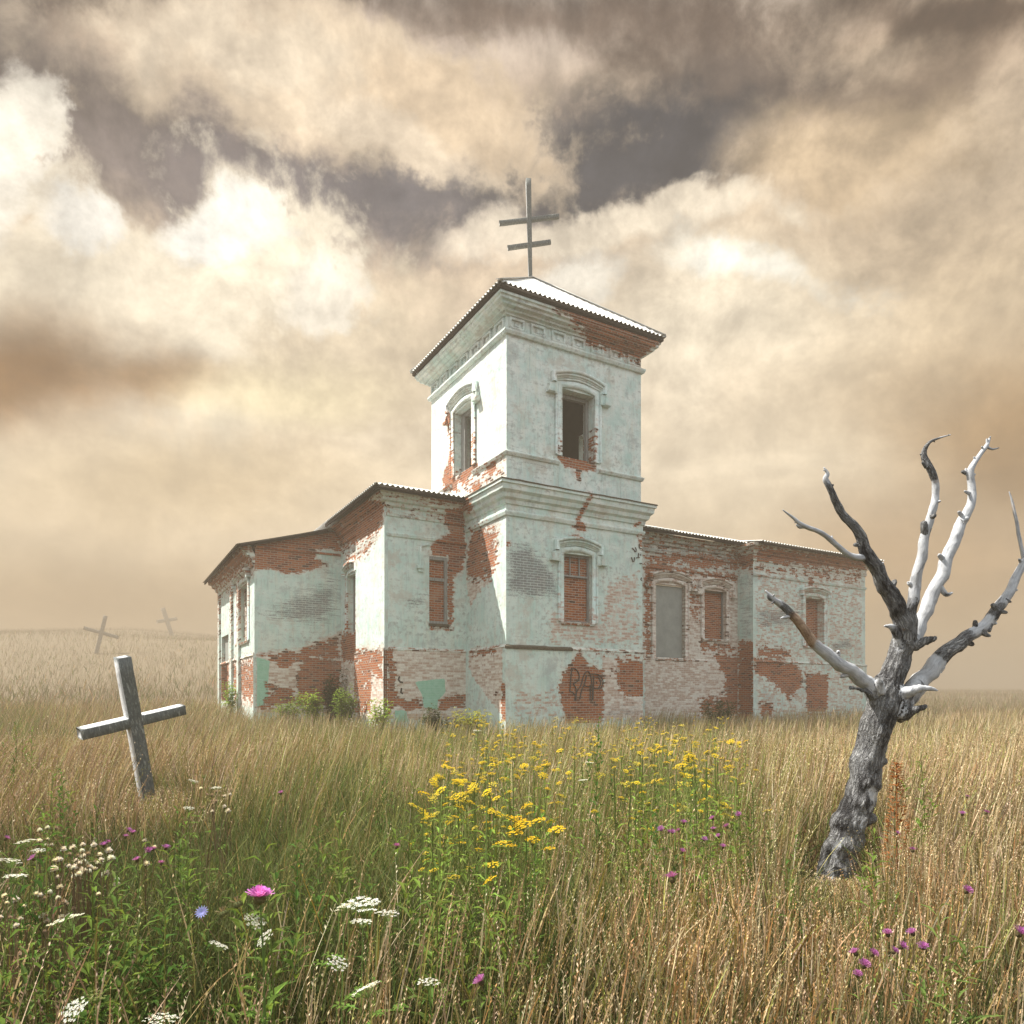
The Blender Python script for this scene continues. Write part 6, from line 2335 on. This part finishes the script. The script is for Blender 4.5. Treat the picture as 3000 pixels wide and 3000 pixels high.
# ---- white umbels
UM = [umbel_head(.05, WHITE, 38).mesh("umbel"), umbel_head(.05, (.74, .74, .64), 30).mesh("umbel"), umbel_head(.05, (.80, .79, .72), 24, 2.0).mesh("umbel")]
UMS = [leafy_stem(1.0, 7, .13, .02, G1, .0022, (.16, .24, .07), .03, True, .1, .75).mesh("umbel_stem") for _ in range(3)]
UMB = [
    (685, 1712, .93, .054, .1, 0, "widest white umbel flower in the foreground, flat topped on a tall stem"),
    (650, 1716, .92, .030, .5, 0, "half tilted white umbel touching the left of the widest umbel"),
    (683, 1742, .87, .034, .1, 0, "white umbel directly under the widest umbel"),
    (731, 1730, .89, .036, .05, 2, "white umbel of loose separate tufts, right of the widest umbel"),
    (480, 1744, .87, .036, .6, 1, "slanted white umbel below the bright purple thistle head"),
    (413, 1787, .84, .030, .5, 0, "white umbel tipped sideways, left of and below the thistle"),
    (636, 1822, .82, .031, .45, 2, "ragged white umbel left of and above the lowest umbel of the group"),
    (690, 1872, .80, .038, .5, 0, "bright white umbel hanging low over dark grass at the bottom centre left"),
    (808, 1860, .82, .030, .05, 2, "thin flat umbel standing alone on a straight stem in the dark grass"),
    (140, 1908, .80, .031, .55, 0, "white umbel tilted sideways in the bottom left corner"),
    (306, 1925, .78, .040, .15, 1, "cream umbel cut off by the bottom edge of the picture"),
    (19, 1628, .95, .040, .25, 1, "cream umbel seen edge on at the left edge of the meadow"),
    (30, 1656, .93, .037, .1, 0, "white umbel just below the one at the left edge"),
    (49, 1591, .96, .038, .15, 1, "pale umbel above the tall leafy weed at far left"),
    (73, 1607, .95, .026, .1, 1, "small pale umbel touching the top of the leafy weed at far left"),
    (126, 1738, .88, .050, .3, 1, "ragged greenish white umbel among the fluffy thistles at left"),
    (500, 1775, .84, .030, .7, 1, "faded umbel drooping under the leafy weed beside the thistle"),
    (356, 1526, .92, .032, .2, 1, "pale umbel in the shadow of the large cross"),
    (365, 1476, .95, .036, .3, 1, "slanting umbel right of the foot of the large cross"),
    (407, 1488, .95, .036, .05, 1, "flat umbel farthest right of the foot of the large cross"),
    (1112, 1440, .95, .042, .1, 0, "white umbel in mid meadow under the tower, upper of two"),
    (1100, 1474, .95, .036, .1, 0, "white umbel in mid meadow under the tower, lower of two"),
    (900, 1380, .95, .075, .1, 1, "far white umbel among the yellow flowers left of the tower corner"),
]
for i, (px, py, h, r, ti, k, lb) in enumerate(UMB):
    g = head_spot(px, py, h)
    a = rp.uniform(0, 6.28)
    put("wild_carrot", g, lb, "flower", "white umbel flowers", [
        ("stem", UMS[i % 3], (0, 0, 0), (0, 0, a), (1, 1, h - r * .5)),
        ("flower_head", UM[k], (0, 0, h), (rp.uniform(.2, 1) * ti, -ti, a), r / .05 * .86)], rz=0)
CL = umbel_head(.02, OL, 16, 6.0).mesh("closed_umbel")
for (px, py, h, lb) in ((642, 1655, .95, "closed green umbel bud left of the white umbels, lower of a pair"), (660, 1646, .95, "closed green umbel bud left of the white umbels, upper of a pair"), (183, 1888, .82, "closed umbel bud on an orange stem in the bottom left corner"),
                        (385, 1466, .97, "closed green umbel between the two by the large cross")):
    g = head_spot(px, py, h)
    put("wild_carrot_bud", g, lb, "flower", "closed umbels", [("stem", UMS[0], (0, 0, 0), (0, 0, 1), (1, 1, h - .01)), ("flower_head", CL, (0, 0, h), (.2, .2, 0), 1.1)], rz=0)

# ---- purple thistle and knapweeds
TH1 = tuft_head(.026, .030, (.66, .22, .62), (.16, .15, .07), 90).mesh("thistle_flower")
KN = [tuft_head(.014, .020, vary(PUR, .2), (.12, .10, .05), 40).mesh("knapweed_flower") for _ in range(3)]
KNS = [leafy_stem(1.0, 9, .07, .010, G1, .0018, (.17, .20, .08), .05).mesh("knapweed_stem") for _ in range(3)]
BUD = tuft_head(.020, .022, (.16, .13, .07), (.15, .16, .07), 10).mesh("thistle_bud")
g = head_spot(490, 1688, .97)
put("thistle", g, "large bright purple thistle head left of the white umbels", "flower", None, [
    ("stem", leafy_stem(.97, 16, .13, .03, G1, .004, (.17, .24, .08), .02).mesh("thistle_stem"), (0, 0, 0), (0, 0, 0), 1),
    ("flower_head", TH1, (0, 0, .965), (.1, .1, 0), 1.0), ("bud", BUD, (-.055, 0, .95), (0, -.3, 0), 1), ("bud", BUD, (-.10, .02, .92), (0, -.4, 0), .9)], rz=0)
KNP = [(1247, 1566), (1269, 1570), (1290, 1552), (1287, 1608), (1344, 1545), (1346, 1565), (1371, 1559), (1329, 1584), (1355, 1579), (1364, 1599), (1393, 1537), (1262, 1572), (1280, 1568)]
KNL = [(250, 1572), (237, 1579), (203, 1590), (62, 1621), (313, 1600), (289, 1602), (258, 1624), (304, 1628), (12, 1582), (196, 1596), (243, 1566), (280, 1606)]
KNR = [(1675, 1762), (1721, 1760), (1613, 1798), (1648, 1803), (1688, 1797), (1702, 1788), (1742, 1790), (1631, 1820), (1618, 1840)]
KNS_ = [(1267, 1658, "magenta knapweed head standing alone below the pink flower group", 1.5), (748, 1597, "single purple knapweed head in the grass left of centre", 1.2), (906, 1851, "deep magenta flower in the dark grass at the bottom centre", 1.3),
        (1825, 1683, "purple knapweed head in the straw right of the dead tree's foot", 1.1), (1925, 1760, "purple knapweed head at the right edge of the meadow", 1.2), (530, 1496, "mauve knapweed head between the large cross and the church", 1.3)]
KNT = [(1693, 1572), (1816, 1537), (1825, 1505), (1861, 1535), (1722, 1604)]


def knap(px, py, h, lb, grp, k=1.0, col=None):
    g = head_spot(px, py, h)
    i = rp.randrange(3)
    parts = [("stem", KNS[i], (0, 0, 0), (0, 0, rp.uniform(0, 6)), (1, 1, h - .02)),
             ("flower_head", KN[i], (0, 0, h), (rp.uniform(-.6, .6), rp.uniform(-.6, .6), 0), rp.uniform(.6, .85) * k * (1 + .05 * max(0, g.y - 3)))]
    put("knapweed", g, lb, "flower", grp, parts, rz=0)


for (lst, lb, grp) in ((KNP, "pink knapweed flower in the loose patch left of the dead tree", "knapweeds left of the dead tree"),
                       (KNL, "mauve knapweed flower beside the white fluffy thistles at left", "knapweeds by the fluffy thistles"),
                       (KNR, "purple knapweed flower in the shady corner below the dead tree", "knapweeds below the dead tree"),
                       (KNT, "small pink knapweed in the dry grass behind and right of the dead tree", "knapweeds right of the dead tree")):
    for (px, py) in lst:
        knap(px, py, rp.uniform(.78, .88) if py > 1640 else .9, lb, grp)
for (px, py, lb, k) in KNS_:
    knap(px, py, .88 if py < 1700 else .82, lb, None, k)
CH = PM()
for i in range(14):
    a = i * 2 * math.pi / 14
    d = Vector((math.cos(a), math.sin(a), .25))
    CH.leaf((0, 0, 0), d, .02, .007, vary((.34, .36, .66), .1), droop=.1)
g = head_spot(381, 1722, .88)
put("chicory", g, "single pale blue flower in the grass left of the thistle", "flower", None, [("stem", KNS[1], (0, 0, 0), (0, 0, 0), (1, 1, .87)), ("flower_head", CH.mesh("chicory_flower"), (0, 0, .88), (.9, 0, 0), 1.0)], rz=0)

# ---- fluffy seeding thistles
PU = [puff_head(.014, vary(FLUFF, .1)).mesh("seed_head") for _ in range(3)]
PUD = puff_head(.011, (.30, .22, .16), 40).mesh("seed_head")
PUS = [leafy_stem(1.0, 9, .10, .012, (.20, .18, .09), .0025, (.22, .17, .10), .05).mesh("thistle_stem") for _ in range(3)]
FLU = [(75, 1568), (90, 1563), (105, 1562), (119, 1604), (138, 1602), (131, 1613), (156, 1595), (155, 1608), (177, 1597), (181, 1604), (205, 1607), (210, 1622), (191, 1624), (273, 1588), (165, 1612), (146, 1616)]
FLN = [(9, 1692), (68, 1689), (92, 1684), (83, 1697), (110, 1696), (29, 1700), (120, 1702)]
FLF = [(20, 1362), (36, 1356), (90, 1352), (104, 1356), (112, 1366), (652, 1360), (664, 1356), (676, 1364), (640, 1368), (390, 1500), (408, 1494), (424, 1502), (436, 1490), (360, 1478)]


def fluff(px, py, h, lb, grp, k=1.0, dark=.2):
    g = head_spot(px, py, h)
    parts = []
    m_ = rp.randrange(3)
    n = rp.randint(3, 5)
    hs = [(0, 0, h)] + [(rp.uniform(-.07, .07) * k, rp.uniform(-.07, .07) * k, h - rp.uniform(.01, .10)) for _ in range(n - 1)]
    st = PM()
    branches(st, h, hs[1:], (.22, .17, .10))
    parts.append(("stem", PUS[m_], (0, 0, 0), (0, 0, rp.uniform(0, 6)), (1, 1, h - .01)))
    parts.append(("branchlet", st.mesh("branchlet"), (0, 0, 0), (0, 0, 0), 1))
    for (x, y, z) in hs:
        parts.append(("seed_head", PUD if rp.random() < dark else PU[rp.randrange(3)], (x, y, z), (rp.uniform(-.4, .4), rp.uniform(-.4, .4), 0), rp.uniform(.6, 1.1) * k))
    put("seeding_thistle", g, lb, "thistle", grp, parts, rz=0)


for (px, py) in FLU:
    fluff(px, py, .93, "seeding thistle with white fluffy heads in the dense patch at left", "fluffy thistles in the left patch", .85, .2)
for (px, py) in FLN:
    fluff(px, py, .88, "brownish seeding thistle in front of the white fluffy patch, near the left edge", "fluffy thistles near the left edge", .7, .45)
for (px, py) in FLF:
    fluff(px, py, .98, "pale brown seeding thistle far off in the meadow", "far seeding thistles", 1.0, .5)

# ---- yellow ragwort
CO_ = [corymb(.045, YEL, 26).mesh("ragwort_cluster"), corymb(.045, (.78, .60, .05), 20).mesh("ragwort_cluster"), corymb(.045, (.72, .62, .10), 16).mesh("ragwort_cluster")]
RH = [(650, 615, .046), (640, 655, .04), (632, 690, .04), (675, 640, .04), (750, 625, .038), (845, 668, .042), (722, 720, .034), (555, 742, .036), (608, 755, .034), (805, 770, .034), (515, 850, .03), (625, 625, .035)]
d_r = 2.75
base = at_depth((740.6 + .3667 * 690) * S19, 2400, d_r)
base.z = float(ground_z(base.x, base.y))
parts, hs = [], []
for (x, y, r) in RH:
    dy = rp.uniform(-.12, .12)
    p = at_depth((740.6 + .3667 * x) * S19, (1320.2 + .3667 * y) * S19, d_r + dy) - base
    hs.append(tuple(p))
    parts.append(("flower_head", CO_[rp.randrange(2)], tuple(p), (rp.uniform(-.3, .3), rp.uniform(-.3, .3), 0), r / .045 * .85))
hm_ = max(h[2] for h in hs) - .05
sm = leafy_stem(hm_, 20, .13, .022, G1, .005, (.20, .27, .08), .01, True, .12, .9)
branches(sm, hm_, hs, (.24, .30, .09), .5)
put("ragwort", base, "tall yellow ragwort standing alone in the middle of the meadow, nearest of the yellow flowers", "flower", None, [("stem", sm.mesh("ragwort_stem"), (0, 0, 0), (0, 0, 0), 1)] + parts, rz=0)
RW = [(385, 135), (365, 170), (300, 185), (410, 150), (470, 120), (600, 280), (640, 265), (700, 250), (740, 240), (690, 200), (600, 215), (720, 325), (790, 310), (560, 345), (800, 370), (330, 380), (400, 385), (440, 390), (480, 355), (370, 440), (210, 450), (185, 495), (240, 510), (290, 460), (515, 460), (410, 480), (310, 525), (490, 535), (250, 410),
      (1235, 135), (1340, 195), (1320, 130), (1360, 250), (1270, 190), (1380, 130), (1420, 240), (1180, 260), (1230, 320), (1250, 290), (1150, 335), (1190, 180), (1480, 315), (1520, 335), (1570, 280), (1610, 275), (1530, 390), (1585, 330), (1650, 310), (1690, 295), (1760, 310), (1590, 175), (1630, 95), (1700, 95), (1560, 130), (1500, 170),
      (830, 125), (900, 115), (830, 170), (780, 125), (950, 105), (1100, 280), (1270, 400), (660, 290), (590, 300), (1350, 215), (1600, 255), (1460, 150), (1660, 130), (360, 350), (420, 360), (750, 280), (500, 200), (560, 160), (650, 150), (720, 180), (880, 190), (1000, 160), (1040, 220), (1060, 130), (1140, 200), (920, 250), (1300, 240), (1400, 180), (1480, 230), (1540, 200), (1720, 200), (1790, 250), (860, 300), (540, 240), (440, 250)]
RWS = []
for _ in range(3):
    hs = [(0, 0, 1.0)] + [(rp.uniform(-.14, .14), rp.uniform(-.14, .14), rp.uniform(.68, .99)) for _ in range(7)]
    m = leafy_stem(.95, 16, .14, .03, G2, .006, (.22, .28, .09), .02, False, .15, .9)
    branches(m, .95, hs, (.24, .28, .09), .5)
    RWS.append((m.mesh("ragwort_stem"), hs))
for (x, y) in RW:
    px, py = 740.6 + .3667 * x, 1320.2 + .3667 * y
    h = rp.uniform(.98, 1.14)
    g = head_spot(px, py, h)
    px += rp.uniform(-30, 30)
    py += rp.uniform(-22, 6)
    g = head_spot(px, py, h)
    if g.y > 19.5:
        g = head_spot(px, py + 6, h)
    stm, hs = RWS[rp.randrange(3)]
    rz = rp.uniform(0, 6)
    lb = ("yellow ragwort in the thick clump left of the tower's front corner" if px < 960 else
          "yellow ragwort under the right hand wing of the church" if px > 1180 else "yellow ragwort right in front of the tower")
    grp = "ragworts left of the tower" if px < 960 else "ragworts under the right wing" if px > 1180 else "ragworts in front of the tower"
    parts = [("stem", stm, (0, 0, 0), (0, 0, 0), (1, 1, h))]
    kf = .48 + .012 * g.y
    for (hx, hy, hz) in hs:
        parts.append(("flower_head", CO_[rp.randrange(3)], (hx, hy, hz * h), (rp.uniform(-.6, .6), rp.uniform(-.6, .6), 0), rp.uniform(.5, 1.25) * kf))
    put("ragwort", g, lb, "flower", grp, parts, rz=rz)

# ---- green leafy weeds
WD = []
for (nl, L, w, c) in ((30, .15, .032, (.135, .195, .04)), (44, .11, .022, (.09, .145, .035)), (28, .19, .026, (.115, .17, .045)), (40, .10, .034, (.07, .13, .03))):
    st = PM()
    st.stem((0, 0, -.03), (0, 0, .97), .0045, .002, vary(OL), (rp.uniform(-.03, .03), .02, 0), 6)
    fo = leafy_stem(.98, nl, L, w, c, .001, None, .02, False, .22, 1.0, .8)
    for k in range(5):      # a few side shoots
        a = k * 2.4
        q = Vector((math.cos(a) * .09, math.sin(a) * .09, .45 + .1 * k))
        fo.stem((0, 0, .3 + .1 * k), q, .002, .001, vary(c), n=2)
        for j in range(6):
            aa = j * 2.4
            fo.leaf(q - Vector((0, 0, .02 * j)), Vector((math.cos(aa), math.sin(aa), .7)), L * .5, w * .6, vary(c, .3))
    WD.append((st.mesh("weed_stem"), fo.mesh("weed_foliage")))
WEED = [(88, 1612, 1.0, 3, "tall dark green leafy weed in front of the fluffy thistles at left"), (175, 1690, .92, 0, None), (195, 1655, .9, 2, None), (498, 1640, 1.0, 0, "bright green upright weed just right of the purple thistle"),
        (335, 1548, .95, 1, None), (352, 1562, .9, 0, None), (600, 1572, .9, 1, None), (815, 1615, .95, 0, "leafy green weed between the mid meadow ragwort and the white umbels"), (826, 1668, .88, 2, None), (268, 1606, .9, 2, None), (440, 1668, .85, 1, None),
        (118, 1775, .85, 1, None), (236, 1752, .85, 0, None), (262, 1768, .82, 2, None), (312, 1742, .84, 3, None), (14, 1782, .84, 0, None), (60, 1800, .82, 2, None), (350, 1790, .8, 1, None), (220, 1700, .88, 1, None), (520, 1690, .86, 2, None), (180, 1760, .82, 3, None),
        (1310, 1512, .95, 1, None), (1330, 1530, .92, 0, None), (1738, 1446, .98, 0, "leafy green weed in the dry grass to the right of the dead tree"), (1770, 1735, .80, 2, "pale green rosette of long leaves below and right of the dead tree"), (1805, 1882, .74, 2, "dark green spiky weed in the bottom right corner"),
        (115, 1468, 1.0, 3, None), (30, 1378, 1.15, 1, None), (60, 1384, 1.1, 0, None), (100, 1470, .95, 0, None), (182, 1548, .92, 1, None), (60, 1560, .95, 2, None), (640, 1560, .9, 0, None), (560, 1610, .88, 3, None), (700, 1640, .85, 1, None), (960, 1660, .85, 0, None),
        (925, 1600, .9, 1, None), (880, 1560, .95, 0, None), (1005, 1510, .95, 1, None), (780, 1500, .98, 0, None), (720, 1430, 1.0, 1, None), (1210, 1480, .98, 0, None), (1245, 1505, .95, 3, None), (1390, 1480, 1.0, 0, None), (1420, 1500, .95, 1, None), (1130, 1372, 1.25, 3, "dark leafy weed standing before the tower front"), (1500, 1600, .8, 1, None), (1650, 1590, .8, 0, None)]
for (px, py, h, k, lb) in WEED:
    g = head_spot(px, py, h)
    left = px < 560
    wl = lb or ("bright green leafy weed in the lush patch at lower left" if left and py > 1540 else "green leafy weed on the slope near the large cross" if left else
                "green leafy weed among the straw in mid meadow")
    grp = None if lb else ("weeds in the lush left patch" if left and py > 1540 else "weeds near the large cross" if left else "weeds in mid meadow")
    kx = .85 + .03 * g.y
    h *= 1.06
    put("leafy_weed", g, wl, "weed", grp, [("stem", WD[k][0], (0, 0, 0), (0, 0, 0), (1, 1, h)), ("foliage", WD[k][1], (0, 0, 0), (0, 0, 0), (kx, kx, h))], rz=None)
# rusty dock spike behind the trunk
dk = PM()
dk.stem((0, 0, .30), (0, 0, .98), .006, .003, (.25, .12, .05), n=6)
for i in range(320):
    t = rp.random()
    a = rp.uniform(0, 6.28)
    p = Vector((math.cos(a) * .05 * (1.1 - t), math.sin(a) * .05 * (1.1 - t), .35 + .62 * t))
    dk.leaf(p, Vector((math.cos(a), math.sin(a), .6)), .028, .013, vary((.34, .15, .06), .35))
g = head_spot(1692, 1432, 1.05)
put("dock", g, "rust orange dock spike in the grass just right of the dead trunk", "weed", None, [("stem", WD[1][0], (0, 0, 0), (0, 0, 0), 1.0), ("seed_spike", dk.mesh("dock_spike"), (0, 0, 0), (0, 0, 0), (1.3, 1.3, 1.05))])


# ---- bushes along the church walls
def bush(px, ytop, depth, wid, c, lb, n=420, grp=None, L=.11):
    n = int(n * 2.2)
    L = L * 1.35
    g = at_depth(px * S19, 2060, depth)
    g.z = float(ground_z(g.x, g.y))
    H = EYE - (ytop - 1320) / 1331 * depth - g.z
    fo, st = PM(), PM()
    shoots = []
    for k in range(11):
        a = rp.uniform(0, 6.28)
        q = Vector((math.cos(a) * wid * rp.uniform(.1, .5), math.sin(a) * wid * rp.uniform(.1, .4), H * rp.uniform(.55, 1.0)))
        shoots.append(q)
        st.stem((q.x * .25, q.y * .25, -.05), q, .012, .004, (.11, .08, .05), (q.x * .1, q.y * .1, 0), 4)
    for i in range(n):
        q = shoots[rp.randrange(len(shoots))]
        t = rp.random() ** .6
        p = Vector((q.x * (.25 + .75 * t), q.y * (.25 + .75 * t), q.z * t)) + Vector((rp.gauss(0, .10), rp.gauss(0, .10), rp.gauss(0, .06)))
        p.z = max(.02, p.z)
        a = rp.uniform(0, 6.28)
        fo.leaf(p, Vector((math.cos(a), math.sin(a), rp.uniform(-.3, .8))), L * rp.uniform(.6, 1.3), L * .45, vary(c, .4), droop=.5)
    put("bush", g, lb, "bush", grp, [("stem", st.mesh("bush_stem"), (0, 0, 0), (0, 0, 0), 1), ("foliage", fo.mesh("bush_foliage"), (0, 0, 0), (0, 0, 0), 1)], rz=0)


bush(628, 1262, 26.6, .9, (.055, .08, .028), "dark shrub tucked into the wall corner between the left wings", 520)
bush(590, 1300, 25.2, 1.0, (.24, .32, .055), "yellow green bush against the brick patch of the left wing")
bush(650, 1296, 24.4, 1.0, (.17, .24, .05), "mid green bush below the narrow side window")
bush(545, 1318, 24.9, .9, (.18, .25, .05), "low green bush at the foot of the far left wing", 300)
bush(714, 1318, 22.0, .7, (.26, .36, .06), "bright green bush at the foot of the pilaster left of the tower", 300)
bush(437, 1284, 28.4, .5, (.20, .32, .05), "small bright shrub by the far left end wall", 240)
bush(832, 1332, 22.4, 1.5, (.06, .075, .03), "dark low growth under the bricked window left of the tower", 420)
bush(893, 1334, 21.2, 1.1, (.30, .30, .05), "yellowish weeds at the foot of the sunlit tower side", 320)
bush(1362, 1320, 26.6, 1.6, (.075, .095, .04), "dim shrub under the right wing beside the boarded door", 420)
